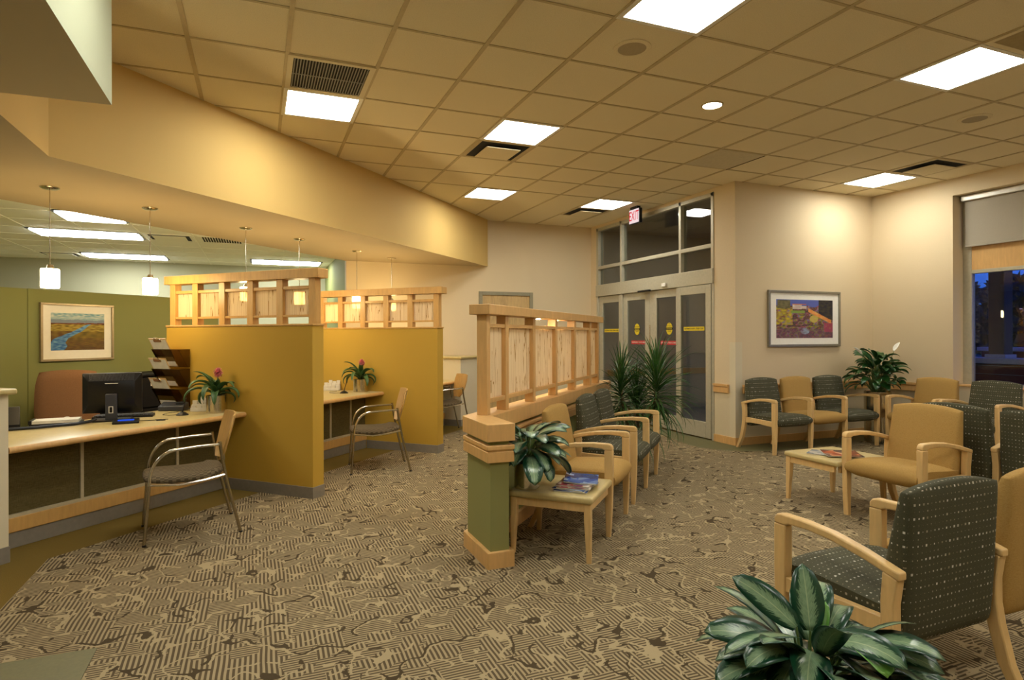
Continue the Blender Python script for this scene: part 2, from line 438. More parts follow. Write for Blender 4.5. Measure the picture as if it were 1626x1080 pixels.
# ------------------------------------------------------------------ mesh helpers
class MB:
    def __init__(s):
        s.bm = bmesh.new()
        s.uv = s.bm.loops.layers.uv.new('UVMap')
        s.mi = 0
    def face(s, vs, uvs=None):
        try:
            f = s.bm.faces.new(vs)
        except ValueError:
            return None
        f.material_index = s.mi
        if uvs:
            for lp, q in zip(f.loops, uvs): lp[s.uv].uv = q
        return f
    def box(s, x0, x1, y0, y1, z0, z1):
        v = [s.bm.verts.new((x, y, z)) for z in (z0, z1) for (x, y) in ((x0, y0), (x1, y0), (x1, y1), (x0, y1))]
        for q in ((3, 2, 1, 0), (4, 5, 6, 7), (0, 1, 5, 4), (1, 2, 6, 5), (2, 3, 7, 6), (3, 0, 4, 7)):
            s.face([v[i] for i in q])
        return s
    def prism(s, poly, z0, z1, side_mi=None, bot_mi=None):
        a = sum(poly[i][0] * poly[(i + 1) % len(poly)][1] - poly[(i + 1) % len(poly)][0] * poly[i][1] for i in range(len(poly)))
        if a < 0: poly = poly[::-1]
        b = [s.bm.verts.new((p[0], p[1], z0)) for p in poly]
        t = [s.bm.verts.new((p[0], p[1], z1)) for p in poly]
        n = len(poly)
        f = s.face(b[::-1])
        if bot_mi is not None and f: f.material_index = bot_mi
        s.face(t)
        for i in range(n):
            f = s.face([b[i], b[(i + 1) % n], t[(i + 1) % n], t[i]])
            if side_mi is not None and f: f.material_index = side_mi
        return s
    def slab(s, prof, x0, x1):
        """outline in (y, z) extruded along x"""
        a = sum(prof[i][0] * prof[(i + 1) % len(prof)][1] - prof[(i + 1) % len(prof)][0] * prof[i][1] for i in range(len(prof)))
        if a < 0: prof = prof[::-1]
        b = [s.bm.verts.new((x0, p[0], p[1])) for p in prof]
        t = [s.bm.verts.new((x1, p[0], p[1])) for p in prof]
        n = len(prof)
        s.face(b[::-1]); s.face(t)
        for i in range(n):
            s.face([b[i], b[(i + 1) % n], t[(i + 1) % n], t[i]])
        return s
    def lathe(s, prof, cx=0, cy=0, cz=0, seg=28, cap=True):
        rings = []
        for r, z in prof:
            rings.append([s.bm.verts.new((cx + r * cos(2 * pi * k / seg), cy + r * sin(2 * pi * k / seg), cz + z)) for k in range(seg)])
        for a, b in zip(rings, rings[1:]):
            for k in range(seg):
                s.face([a[k], a[(k + 1) % seg], b[(k + 1) % seg], b[k]])
        if cap:
            s.face(rings[0][::-1]); s.face(rings[-1])
        return s
    def tube(s, pts, r, seg=10, cap=True):
        pts = [Vector(p) for p in pts]
        rings = []
        up = None
        for i, p in enumerate(pts):
            d = (pts[min(i + 1, len(pts) - 1)] - pts[max(i - 1, 0)]).normalized()
            if up is None:
                up = Vector((0, 0, 1)) if abs(d.z) < 0.9 else Vector((1, 0, 0))
            a = d.cross(up)
            if a.length < 1e-5: a = d.cross(Vector((1, 0, 0)))
            a.normalize(); b = a.cross(d).normalized(); up = b
            rr = r[i] if isinstance(r, (list, tuple)) else r
            rings.append([s.bm.verts.new(p + (a * cos(2 * pi * k / seg) + b * sin(2 * pi * k / seg)) * rr) for k in range(seg)])
        for a, b in zip(rings, rings[1:]):
            for k in range(seg):
                s.face([a[k], a[(k + 1) % seg], b[(k + 1) % seg], b[k]])
        if cap:
            s.face(rings[0][::-1]); s.face(rings[-1])
        return s
    def grid(s, fn, nu, nv, closed_u=False, uvf=None):
        vs = [[s.bm.verts.new(fn(i / nu, j / nv)) for j in range(nv + 1)] for i in range(nu + (0 if closed_u else 1))]
        nn = len(vs)
        for i in range(nu):
            for j in range(nv):
                q = [vs[i][j], vs[(i + 1) % nn][j], vs[(i + 1) % nn][j + 1], vs[i][j + 1]]
                uv = None
                if uvf:
                    uv = [uvf(i / nu, j / nv), uvf((i + 1) / nu, j / nv), uvf((i + 1) / nu, (j + 1) / nv), uvf(i / nu, (j + 1) / nv)]
                s.face(q, uv)
        return vs
    def build(s, name, mat, parent=None, smooth=True, bevel=0.0, bseg=2, sub=0, solid=0.0, boxuv=False, angle=40):
        bmesh.ops.recalc_face_normals(s.bm, faces=s.bm.faces) if not solid else None
        me = bpy.data.meshes.new(name)
        s.bm.to_mesh(me); s.bm.free()
        for m_ in (mat if isinstance(mat, (list, tuple)) else [mat]):
            me.materials.append(m_)
        if smooth:
            me.polygons.foreach_set('use_smooth', [True] * len(me.polygons))
            me.set_sharp_from_angle(angle=radians(angle))
        if boxuv:
            uvl = me.uv_layers[0].data
            for p in me.polygons:
                n = p.normal
                for li in p.loop_indices:
                    c = me.vertices[me.loops[li].vertex_index].co
                    if abs(n.x) > 0.72: uvl[li].uv = (c.y, c.z)
                    elif abs(n.z) > abs(n.y): uvl[li].uv = (c.x, c.y)
                    else: uvl[li].uv = (c.x, c.z)
        o = bpy.data.objects.new(name, me)
        COL.objects.link(o)
        if parent is not None: o.parent = parent
        if solid:
            md = o.modifiers.new('thick', 'SOLIDIFY'); md.thickness = solid; md.offset = 0
        if bevel:
            md = o.modifiers.new('bevel', 'BEVEL'); md.width = bevel; md.segments = bseg; md.limit_method = 'ANGLE'; md.angle_limit = radians(50)
        if sub:
            md = o.modifiers.new('sub', 'SUBSURF'); md.levels = sub; md.render_levels = sub
        return o

def B(x0, x1, y0, y1, z0, z1):
    return MB().box(x0, x1, y0, y1, z0, z1)

def thing(name, label, cat, loc=(0, 0, 0), rot=0.0, group=None):
    o = bpy.data.objects.new(name, None)
    o.empty_display_size = 0.05
    COL.objects.link(o)
    o.location = loc; o.rotation_euler = (0, 0, rot)
    o['label'] = label; o['category'] = cat
    if group: o['group'] = group
    return o
def tag(o, label, cat, group=None):
    o['label'] = label; o['category'] = cat
    if group: o['group'] = group
    return o
def place(o, loc, rot=0.0):
    o.location = loc; o.rotation_euler = (0, 0, rot); return o
def struct(o):
    o['kind'] = 'structure'; return o
R2 = sqrt(0.5)
def ST(s, t, z=0.0):
    return (s * R2 - t * R2, s * R2 + t * R2, z)
def ST2(s, t):
    return (s * R2 - t * R2, s * R2 + t * R2)
A45 = pi / 4

def text_obj(name, body, size, mat, parent=None, loc=(0, 0, 0), rot=(0, 0, 0), sx=1.0, ext=0.0006):
    cu = bpy.data.curves.new(name, 'FONT')
    cu.body = body; cu.size = size; cu.align_x = 'CENTER'; cu.align_y = 'CENTER'; cu.extrude = ext
    cu.resolution_u = 2
    tmp = bpy.data.objects.new(name, cu)
    COL.objects.link(tmp)
    bpy.context.view_layer.update()
    me = bpy.data.meshes.new_from_object(tmp.evaluated_get(bpy.context.evaluated_depsgraph_get()))
    bpy.data.objects.remove(tmp)
    me.materials.clear(); me.materials.append(mat)
    o = bpy.data.objects.new(name, me)
    COL.objects.link(o)
    o.parent = parent; o.location = loc; o.rotation_euler = rot; o.scale = (sx, 1, 1)
    return o

# ------------------------------------------------------------------ setting
CZ = 3.322
struct(B(-6, 8.4, -2.5, 13, -0.12, 0).build('floor', M['goldcarpet'], smooth=False))
b0 = ST2(2.377, 4.10)
carpet_poly = [b0, (3.75, 9.54), (4.75, 9.54), (4.95, 8.2), (5.17, 7.4), (5.234, 7.22), (5.21, 6.93), (5.10, 6.5), (5.05, 6.224), (5.07, 6.05),
               (5.13, 5.938), (5.20, 5.80), (5.40, 5.66), (5.648, 5.57), (6.1, 5.55), (6.49, 5.57), (7.33, 5.62), (7.99, 5.65), (7.99, -2.1),
               (-0.665, -2.1), (-0.665, 3.19), (b0[0], 3.19)]
struct(MB().prism(carpet_poly, -0.002, 0.004).build('floor', M['carpet'], smooth=False))
struct(MB().prism([(-5.9, -2.1), (-0.667, -2.1), (-0.667, 3.188), (-5.9, 3.188)], -0.002, 0.004).build('floor', M['vinyl'], smooth=False))
vin = [(4.752, 9.54), (4.952, 8.2), (5.172, 7.4), (5.236, 7.22), (5.212, 6.93), (5.102, 6.5), (5.052, 6.224), (5.072, 6.05), (5.132, 5.94), (5.202, 5.802), (5.402, 5.662), (5.648, 5.572),
       (6.1, 5.552), (6.49, 5.572), (7.33, 5.622), (7.99, 5.652), (7.99, 6.0), (5.56, 6.0), (5.56, 9.54)]
struct(MB().prism(vin, -0.002, 0.0035).build('floor', M['vinyl'], smooth=False))

struct(B(-6, 8.4, -2.5, 13, CZ, CZ + 0.1).build('ceiling', M['tile'], smooth=False))
g = MB()
for u in range(-3, 13):
    x = (u + 1.3165) * 0.61
    g.box(x - 0.0145, x + 0.0145, -2.2, 9.56, CZ - 0.006, CZ + 0.002)
for v in range(-6, 11):
    y = (6.2023 - v) * 0.61
    if -2.2 < y < 9.5:
        g.box(-2.0, 8.0, y - 0.010, y + 0.010, CZ - 0.005, CZ + 0.002)
struct(g.build('trim_1', M['gridbar'], smooth=False))

# soffit over the reception desks (yellow face, tan underside)
sof = [(-1.24, 4.69), ST2(9.3, 4.20), (3.6, 9.56), (1.25, 9.56), ST2(7.6, 5.9), ST2(3.0, 5.9), (-5.2, 3.14), (-5.2, -2.2), (-1.24, -2.2)]
sm = MB()
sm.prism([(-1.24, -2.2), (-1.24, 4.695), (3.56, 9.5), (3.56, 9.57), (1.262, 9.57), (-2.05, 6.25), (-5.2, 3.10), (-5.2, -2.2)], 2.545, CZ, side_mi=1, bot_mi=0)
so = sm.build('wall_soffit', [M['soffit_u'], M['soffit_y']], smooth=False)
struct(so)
struct(MB().prism([(-4.0, 0.2), (-0.705, 0.2), (-0.705, 3.71), (-4.0, 3.78)], 2.6, CZ, side_mi=1, bot_mi=0).build('wall_bulkhead', [M['bulk_u'], M['palegreen']], smooth=False))

# walls
struct(B(1.262, 5.70, 9.55, 9.70, 0, CZ).build('wall_back', M['wall'], smooth=False))
struct(B(1.262, 1.40, 9.70, 12.7, 0, 2.80).build('wall_office_right', M['greenwall'], smooth=False))
struct(B(-5.3, 1.40, 12.65, 12.8, 0, 2.80).build('wall_office_back', M['offwall'], smooth=False))
struct(B(-5.35, -5.2, -2.4, 12.8, 0, CZ).build('wall_left', M['offwall'], smooth=False))
struct(B(-5.35, 8.4, -2.4, -2.2, 0, CZ).build('wall_rear', M['wall'], smooth=False))
struct(MB().prism([(1.262, 9.56), (1.262, 12.65), (-5.2, 12.65), (-5.2, 3.05), (-2.05, 6.2), (1.20, 9.45)], 2.74, 2.80).build('ceiling', M['otile'], smooth=False))
og = MB()
for k in range(-5, 3):
    x = -0.20 + 0.61 * 2 * k / 2 * 1.0
    if -5.2 < x < 1.25: og.box(x - 0.012, x + 0.012, max(x + 8.4, 3.2), 12.64, 2.735, 2.742)
for k in range(0, 13):
    y = 9.07 + 0.61 * (k - 7)
    if y < 12.6: og.box(-5.2, min(1.25, y - 8.36), y - 0.012, y + 0.012, 2.735, 2.742)
struct(og.build('trim_2', M['otile'], smooth=False))
struct(MB().prism([(5.56, 6.0), (8.0, 6.0), (8.0, 6.2), (5.72, 6.2), (5.72, 6.38), (5.56, 6.38)], 0, CZ).build('wall_painting', M['wall'], smooth=False))
fr = MB()
fr.box(5.56, 5.70, 9.35, 9.55, 0, CZ); fr.box(5.56, 5.70, 6.38, 9.35, 3.27, CZ)
struct(fr.build('wall_entrance', M['wall'], smooth=False))
wm = MB()
wm.box(8.0, 8.38, 4.93, 6.2, 0, CZ); wm.box(8.0, 8.38, 2.2, 4.93, 3.11, CZ); wm.box(8.0, 8.38, 2.2, 4.93, 0, 0.755); wm.box(8.0, 8.38, -2.4, 2.2, 0, CZ)
struct(wm.build('wall_window', M['wall'], smooth=False))

# baseboards, chair rails, corner guard
def rail(x0, x1, y0, y1, dx, dy):
    m = MB()
    m.box(x0, x1, y0, y1, 0.652, 0.722)
    m.box(x0 - dx * 0.008, x1 + dx * 0.008, y0 - dy * 0.008, y1 + dy * 0.008, 0.731, 0.762)
    m.box(x0 + dx * 0.006, x1 - dx * 0.006, y0 + dy * 0.006, y1 - dy * 0.006, 0.722, 0.731)
    return m
struct(rail(5.67, 7.99, 5.974, 6.0, 0, 1).build('trim_3', M['maple'], bevel=0.003))
struct(rail(5.534, 5.56, 6.11, 6.375, 1, 0).build('trim_4', M['maple'], bevel=0.003))
struct(rail(7.974, 8.0, 4.94, 5.97, 1, 0).build('trim_5', M['maple'], bevel=0.003))
struct(rail(1.30, 3.40, 9.524, 9.55, 0, 1).build('trim_6', M['maple'], bevel=0.003))
struct(rail(4.41, 5.55, 9.524, 9.55, 0, 1).build('trim_7', M['maple'], bevel=0.003))
bb = MB(); bb.prism([(5.545, 6.38), (5.545, 5.985), (7.99, 5.985), (7.99, 6.0), (5.56, 6.0), (5.56, 6.38)], 0, 0.10)
struct(bb.build('baseboard_painting', M['maple'], bevel=0.002))
struct(B(7.985, 8.0, -2.2, 5.985, 0, 0.10).build('baseboard_window', M['maple'], bevel=0.002))
bk = MB(); bk.box(1.27, 3.40, 9.535, 9.55, 0, 0.10); bk.box(4.41, 5.56, 9.535, 9.55, 0, 0.10)
struct(bk.build('baseboard_back', M['rubber'], bevel=0.002))
struct(MB().prism([(5.557, 6.10), (5.557, 5.997), (5.665, 5.997), (5.665, 6.0), (5.56, 6.0), (5.56, 6.10)], 0.10, 1.30).build('trim_8', M['cream'], smooth=False))

# back door
d1 = struct(MB().box(3.415, 3.475, 9.515, 9.56, 0, 2.13).box(4.335, 4.395, 9.515, 9.56, 0, 2.13).box(3.475, 4.335, 9.515, 9.56, 2.07, 2.13).build('door_1', M['doorframe'], bevel=0.003))
B(3.475, 4.335, 9.538, 9.56, 0.005, 2.07).build('door_leaf', M['doorwood'], d1, smooth=False)
MB().tube([(3.56, 9.538, 1.0), (3.56, 9.49, 1.0), (3.66, 9.49, 1.0)], 0.011).build('door_handle', M['steel'], d1)

# entrance storefront: transom window and sliding doors in plane X = 5.56
tw = MB()
x0, x1 = 5.548, 5.655
for y0, y1 in ((9.29, 9.35), (8.55, 8.60), (7.04, 7.09), (6.38, 6.43)):
    tw.box(x0, x1, y0, y1, 2.27, 3.27)
tw.box(x0, x1, 6.38, 9.35, 3.215, 3.27); tw.box(x0 + 0.002, x1, 6.38, 9.35, 2.545, 2.60)
w1 = struct(tw.build('window_1', M['bronze'], bevel=0.004))
for y0, y1 in ((8.60, 9.29), (7.09, 8.55), (6.43, 7.04)):
    B(5.60, 5.608, y0, y1, 2.60, 3.215).build('pane', M['glass'], w1, smooth=False)
    B(5.60, 5.608, y0, y1, 2.27, 2.545).build('pane', M['glass'], w1, smooth=False)
dm = MB()
dm.box(5.530, 5.66, 6.38, 9.35, 2.07, 2.27)
dm.box(5.55, 5.655, 9.30, 9.35, 0, 2.07); dm.box(5.55, 5.655, 6.38, 6.42, 0, 2.07)
dm.box(5.545, 5.655, 8.53, 8.60, 0, 2.07)
dr = struct(dm.build('door_2', M['bronze'], bevel=0.004))
def leaf_panel(name, y0, y1, xf, lw, rw, bot=0.23, top=1.95):
    m = MB()
    m.box(xf, xf + 0.045, y0, y0 + rw, 0.02, 2.065); m.box(xf, xf + 0.045, y1 - lw, y1, 0.02, 2.065)
    m.box(xf, xf + 0.045, y0 + rw, y1 - lw, 0.02, bot); m.box(xf, xf + 0.045, y0 + rw, y1 - lw, top, 2.065)
    o = m.build(name, M['bronze'], dr, bevel=0.004)
    B(xf + 0.018, xf + 0.026, y0 + rw, y1 - lw, bot, top).build('glass_pane', M['glass'], o, smooth=False)
    return o
la = leaf_panel('side_panel', 8.60, 9.30, 5.575, 0.11, 0.08, 0.60)
lb = leaf_panel('sliding_leaf', 7.825, 8.53, 5.575, 0.10, 0.115)
lc = leaf_panel('sliding_leaf', 7.12, 7.82, 5.575, 0.17, 0.07)
ld = leaf_panel('side_panel', 6.42, 7.12, 5.535, 0.085, 0.10)
B(5.49, 5.53, 7.72, 8.02, 2.055, 2.085).build('motion_sensor', M['blackp'], dr, bevel=0.006)
B(5.50, 5.53, 7.33, 7.43, 2.10, 2.15).build('sensor_box', M['white'], dr, bevel=0.004)
B(5.562, 5.575, 7.80, 7.812, 1.10, 1.55).build('lock_strip', M['steel'], lc, bevel=0.002)
# stickers on the glass (face -X)
RX = (pi / 2, 0, -pi / 2)
def oval(y, z, x, par):
    m = MB()
    vs = [(y + 0.072 * cos(2 * pi * k / 28), z + 0.088 * sin(2 * pi * k / 28)) for k in range(28)]
    m.slab(vs, x - 0.002, x)
    o = m.build('sticker', M['yellow'], par, smooth=False)
    B(x - 0.003, x - 0.002, y - 0.082, y + 0.082, z - 0.016, z + 0.018).build('sticker_band', M['ink'], o, smooth=False)
    text_obj('sticker_text', 'CAUTION', 0.026, M['yellow'], o, (x - 0.0038, y, z), RX, 1.05)
    text_obj('sticker_text', 'AUTOMATIC', 0.021, M['ink'], o, (x - 0.0028, y, z + 0.038), RX)
    text_obj('sticker_text', 'DOOR', 0.024, M['ink'], o, (x - 0.0028, y, z - 0.036), RX)
    text_obj('sticker_text', '2-WAY', 0.012, M['ink'], o, (x - 0.0028, y, z + 0.068), RX)
oval(8.175, 1.486, 5.592, lb); oval(7.36, 1.486, 5.592, lc)
def strip(y0, y1, z0, z1, x, par, mat, tm, body, size, sx):
    o = B(x - 0.002, x, y0, y1, z0, z1).build('sticker', mat, par, smooth=False)
    text_obj('sticker_text', body, size, tm, o, (x - 0.0028, (y0 + y1) / 2, (z0 + z1) / 2), RX, sx)
strip(7.945, 8.335, 1.25, 1.308, 5.592, lb, M['red'], M['white'], 'IN EMERGENCY PUSH TO OPEN', 0.034, 0.72)
strip(7.192, 7.565, 1.25, 1.308, 5.592, lc, M['red'], M['white'], 'IN EMERGENCY PUSH TO OPEN', 0.034, 0.70)
strip(6.56, 6.985, 1.452, 1.506, 5.552, ld, M['yellow'], M['ink'], 'AUTOMATIC DOOR - STAND CLEAR', 0.033, 0.72)
strip(8.70, 9.15, 1.446, 1.50, 5.592, la, M['yellow'], M['ink'], 'AUTOMATIC DOOR - STAND CLEAR', 0.033, 0.76)

# vestibule behind the doors
struct(B(5.70, 9.3, 9.56, 9.70, 0, CZ).build('wall_vestibule_left', M['vest'], smooth=False))
struct(MB().box(8.9, 9.05, 6.2, 7.0, 0, CZ).box(8.9, 9.05, 8.4, 9.6, 0, CZ).box(8.9, 9.05, 7.0, 8.4, 2.2, CZ).build('wall_vestibule_end', M['vest'], smooth=False))
struct(B(8.0, 9.05, 6.1, 6.2, 0, CZ).build('wall_vestibule_right', M['vest'], smooth=False))
struct(B(5.70, 9.05, 6.2, 9.6, CZ - 0.05, CZ).build('ceiling', M['vest'], smooth=False))
struct(B(5.66, 9.3, 6.2, 9.56, -0.01, 0.003).build('floor', M['vestfloor'], smooth=False))
struct(rail(5.9, 8.9, 9.53, 9.556, 0, 1).build('trim_9', M['honey']))
struct(rail(8.874, 8.9, 8.4, 9.53, 1, 0).build('trim_10', M['honey']))

vl = thing('added_vestibule_light', 'added dim ceiling panel brightening the entrance vestibule, unseen behind the wall', 'ceiling light', (7.4, 7.7, CZ - 0.05))  # unseen panel added to brighten the vestibule seen through the glass
B(-0.3, 0.3, -0.3, 0.3, -0.012, 0).build('frame', M['white'], vl, smooth=False)
B(-0.27, 0.27, -0.27, 0.27, -0.016, -0.012).build('diffuser', emis('vestibule fill glow', (1.0, 0.95, 0.88), 3.2), vl, smooth=False)
# side window
wf = MB()
wf.box(8.19, 8.26, 4.83, 4.93, 0.755, 3.11); wf.box(8.19, 8.26, 2.2, 4.83, 0.755, 0.80); wf.box(8.19, 8.26, 2.2, 4.83, 2.14, 2.185); wf.box(8.19, 8.26, 2.2, 2.26, 0.755, 3.11); wf.box(8.19, 8.26, 3.50, 3.56, 0.755, 2.185)
w2 = struct(wf.build('window_2', M['bronze'], bevel=0.003))
B(8.225, 8.232, 2.26, 3.5, 0.80, 2.14).build('pane', M['winglass'], w2, smooth=False)
B(8.225, 8.232, 3.56, 4.83, 0.80, 2.14).build('pane', M['winglass'], w2, smooth=False)
B(8.195, 8.24, 2.2, 4.885, 2.185, 2.50).build('head_panel', M['maple'], w2, smooth=False)
B(7.99, 8.19, 2.2, 4.93, 0.755, 0.775).build('window_sill', M['maple'], w2, bevel=0.003)
bl = thing('roller_blind', 'grey roller blind half lowered inside the window recess', 'blind', (8.15, 3.54, 2.48))
B(-0.006, 0.0, -1.33, 1.335, 0.0, 0.60).build('blind_cloth', M['blind'], bl, smooth=False)
B(-0.05, 0.05, -1.34, 1.36, 0.555, 0.625).build('cassette', M['cassette'], bl, bevel=0.008)
B(-0.012, 0.006, -1.33, 1.335, -0.012, 0.010).build('hem_bar', M['blind'], bl, bevel=0.003)

# ------------------------------------------------------------------ outside the window
struct(B(8.5, 60, -30, 40, -0.3, -0.02).build('floor', M['lawn'], smooth=False))
t_ = B(18, 34, -10, 40, -0.02, 0.0).build('parking_lot', M['asphalt'], smooth=False); tag(t_, 'pale grey paved lot seen beyond the brick wall outside', 'pavement')
lw = thing('brick_wall', 'low brick garden wall with stone cap outside the window', 'wall', (9.7, 4.5, 0))
B(-0.13, 0.13, -2.4, 1.35, -0.1, 0.98).build('brick_body', M['brick'], lw, smooth=False)
B(-0.2, 0.2, -2.45, 1.42, 0.98, 1.06).build('stone_cap', M['stone'], lw, bevel=0.01)
lw2 = thing('brick_wall', 'farther brick wall with pale cap behind the near garden wall', 'wall', (13.0, 6.9, 0))
B(-0.15, 0.15, -2.8, 0.5, -0.1, 1.08).build('brick_body', M['brick'], lw2, smooth=False)
B(-0.22, 0.22, -2.85, 0.55, 1.08, 1.15).build('stone_cap', M['stone'], lw2, bevel=0.01)
pc = thing('porch_column', 'brown square column standing on the garden wall outside', 'column', (9.72, 5.36, 1.06))
B(-0.10, 0.10, -0.10, 0.10, 0, 2.6).build('shaft', M['column'], pc, bevel=0.01)
B(-0.13, 0.13, -0.13, 0.13, 0, 0.05).build('plinth', M['stone'], pc, bevel=0.006)
def bush_tree(x, y, h, r, label):
    o = thing('tree', label, 'tree', (x, y, -0.02))
    MB().tube([(0, 0, 0), (0.05, 0, h * 0.5)], [0.16, 0.08], 8).build('trunk', M['cane'], o)
    m = MB()
    rr = random.Random(int(x * 10 + y))
    for k in range(1500):
        a = rr.uniform(0, 2 * pi); z = rr.uniform(0.12, 1.0); q = r * sqrt(max(0.05, 1 - (z * 1.02 - 0.45) ** 2 * 2.6)) * sqrt(rr.uniform(0.2, 1))
        c = Vector((q * cos(a), q * sin(a), z * h)); s_ = rr.uniform(0.22, 0.5)
        u = Vector((rr.uniform(-1, 1), rr.uniform(-1, 1), rr.uniform(-1, 1))).normalized(); v = u.orthogonal().normalized()
        m.face([m.bm.verts.new(c + u * s_), m.bm.verts.new(c + v * s_ * 0.5), m.bm.verts.new(c - u * s_), m.bm.verts.new(c - v * s_ * 0.5)])
    m.build('foliage', M['hedge'], o, smooth=False, solid=0.004)
for i, (x, y, h, r) in enumerate([(37, 19.5, 4.4, 2.2), (38.5, 24.5, 5.0, 2.4), (40, 30, 4.6, 2.5), (36, 14.5, 5.2, 2.3), (35.2, 23.0, 2.2, 0.9), (38, 9.0, 5, 2.3)]):
    bush_tree(x, y, h, r, ['dark evergreen left of centre beyond the lot', 'tall dark tree behind the brown porch column', 'dark tree farthest left beyond the paved lot', 'dark tree right of the porch column beyond the lot', 'low dark shrub at the near edge of the tree line', 'dark tree farthest right beyond the paved lot'][i])

# ------------------------------------------------------------------ ceiling fittings
def cell(u, v):   # centre of the grid cell u..u+1, v..v+1
    return ((u + 0.5 + 1.3165) * 0.61, (6.2023 - v - 0.5) * 0.61)
def ceiling_light(u, v, label):
    x, y = cell(u, v)
    o = thing('ceiling_light', label, 'ceiling light', (x, y, CZ), 0, 'square fluorescent panels of the waiting room')
    m = MB(); a, b_ = 0.305, 0.272
    m.box(-a, a, -a, -b_, -0.010, 0.0); m.box(-a, a, b_, a, -0.010, 0.0); m.box(-a, -b_, -b_, b_, -0.010, 0.0); m.box(b_, a, -b_, b_, -0.010, 0.0)
    m.build('frame', M['white'], o, smooth=False)
    B(-b_, b_, -b_, b_, -0.006, -0.001).build('diffuser', M['panel'], o, smooth=False)
ceiling_light(-1, -3, 'square lit ceiling panel beside the dark louvred grille')
ceiling_light(2, -3, 'lit ceiling panel touching a white air diffuser above the half wall')
ceiling_light(3, -7, 'small lit ceiling panel farthest along the yellow soffit')
ceiling_light(6, -7, 'lit ceiling panel next to the red exit sign')
ceiling_light(2, 1, 'large lit ceiling panel cut by the top edge beside the round speaker')
ceiling_light(6, 1, 'large lit ceiling panel at the top right')
ceiling_light(10, -3, 'lit ceiling panel near the window corner beside an air diffuser')
for (u, v) in ((2, 6), (6, 6), (-2, 5), (-2, 1), (10, 2), (10, 6)):  # out-of-view panels added to fill the room and bulkhead side with light
    ceiling_light(u, v, 'added lit ceiling panel, unseen outside the picture')
def diffuser(u, v, label, w=0.29):
    x, y = cell(u, v)
    o = thing('air_diffuser', label, 'air vent', (x, y, CZ), 0, 'square ceiling air diffusers')
    m = MB(); a, b_ = 0.305, 0.262
    m.box(-a, a, -a, -b_, -0.008, 0); m.box(-a, a, b_, a, -0.008, 0); m.box(-a, -b_, -b_, b_, -0.008, 0); m.box(b_, a, -b_, b_, -0.008, 0)
    m.build('frame', M['gridbar'], o, smooth=False)
    B(-b_, b_, -b_, b_, -0.003, -0.001).build('backing', M['dark'], o, smooth=False)
    B(-0.185, 0.185, -0.185, 0.185, -0.034, -0.026).build('plaque', M['tile'], o, bevel=0.003)
diffuser(2, -4, 'square air diffuser between the lit panel and the soffit')
diffuser(6, -8, 'air diffuser near the entrance beside a lit panel')
diffuser(10, -2, 'air diffuser at upper right near the window wall')
def louver(u, v, label, mat, nb=26, blade='louver'):
    x, y = cell(u, v)
    o = thing('return_grille', label, 'air vent', (x, y, CZ))
    m = MB(); a, b_ = 0.300, 0.262
    m.box(-a, a, -a, -b_, -0.010, 0); m.box(-a, a, b_, a, -0.010, 0); m.box(-a, -b_, -b_, b_, -0.010, 0); m.box(b_, a, -b_, b_, -0.010, 0)
    m.build('frame', mat, o, smooth=False)
    B(-b_, b_, -b_, b_, -0.002, -0.0005).build('backing', M['dark'], o, smooth=False)
    m = MB()
    for k in range(nb):
        xx = -b_ + (k + 0.5) * 2 * b_ / nb
        m.box(xx - 0.003, xx + 0.003, -b_, b_, -0.010, -0.002)
    m.box(-b_, b_, -0.004, 0.004, -0.011, -0.006)
    m.build('blades', M[blade], o, smooth=False)
louver(-1, -2, 'dark louvred return air grille above a lit ceiling panel', M['cream'])
louver(6, 2, 'brown perforated return grille cut off at the top right corner', M['tile'], 40, 'gridbar')
x, y = cell(6, -3)
pg = thing('perforated_panel', 'greyish perforated ceiling panel near the entrance wall corner', 'air vent', (x, y, CZ))
B(-0.29, 0.29, -0.29, 0.29, -0.006, 0).build('plate', simple('perforated plate', (0.55, 0.48, 0.33), 0.6), pg, smooth=False)
B(0.295, 0.303, -0.28, 0.30, -0.009, -0.004).build('slot', M['dark'], pg, smooth=False)
def speaker(u, v, lx, label):
    x, y = (u + 1.3165) * 0.61, (6.2023 - v) * 0.61
    o = thing('ceiling_speaker', label, 'speaker', (x, y, CZ), 0, 'round ceiling speakers')
    MB().lathe([(0.125, 0.0), (0.125, -0.006), (0.100, -0.012), (0.094, -0.010)], seg=36, cap=False).build('rim', M['tile'], o)
    MB().lathe([(0.0005, -0.009), (0.095, -0.009), (0.095, -0.004), (0.0005, -0.004)], seg=36, cap=False).build('grille', M['speakgrey'], o)
speaker(2.52, 0.51, 0, 'round ceiling speaker beside the large lit panel at the top')
speaker(8.45, 0.49, 0, 'round ceiling speaker at far right below the bright panel')
x, y = cell(4, -1)
dl = thing('downlight', 'round lit recessed downlight alone in a ceiling tile', 'ceiling light', (x, y, CZ))
MB().lathe([(0.088, 0.0), (0.088, -0.006), (0.078, -0.010), (0.074, -0.006)], seg=36, cap=False).build('trim_ring', M['gridbar'], dl)
MB().lathe([(0.0005, -0.006), (0.075, -0.006), (0.075, -0.001), (0.0005, -0.001)], seg=36, cap=False).build('lamp', M['spot'], dl)
# exit sign
ex = thing('exit_sign', 'lit red and white exit sign hanging above the sliding doors', 'sign', (5.27, 7.745, CZ))
B(-0.03, 0.03, -0.09, 0.09, -0.035, 0).build('mount', M['blackp'], ex, bevel=0.003)
B(-0.022, 0.03, -0.135, 0.13, -0.255, -0.035).build('housing', M['blackp'], ex, bevel=0.004)
B(-0.026, -0.022, -0.122, 0.122, -0.245, -0.043).build('sign_face', M['exitface'], ex, smooth=False)
text_obj('sign_letters', 'EXIT', 0.20, M['exitred'], ex, (-0.028, 0, -0.145), RX, 0.62, 0.001)
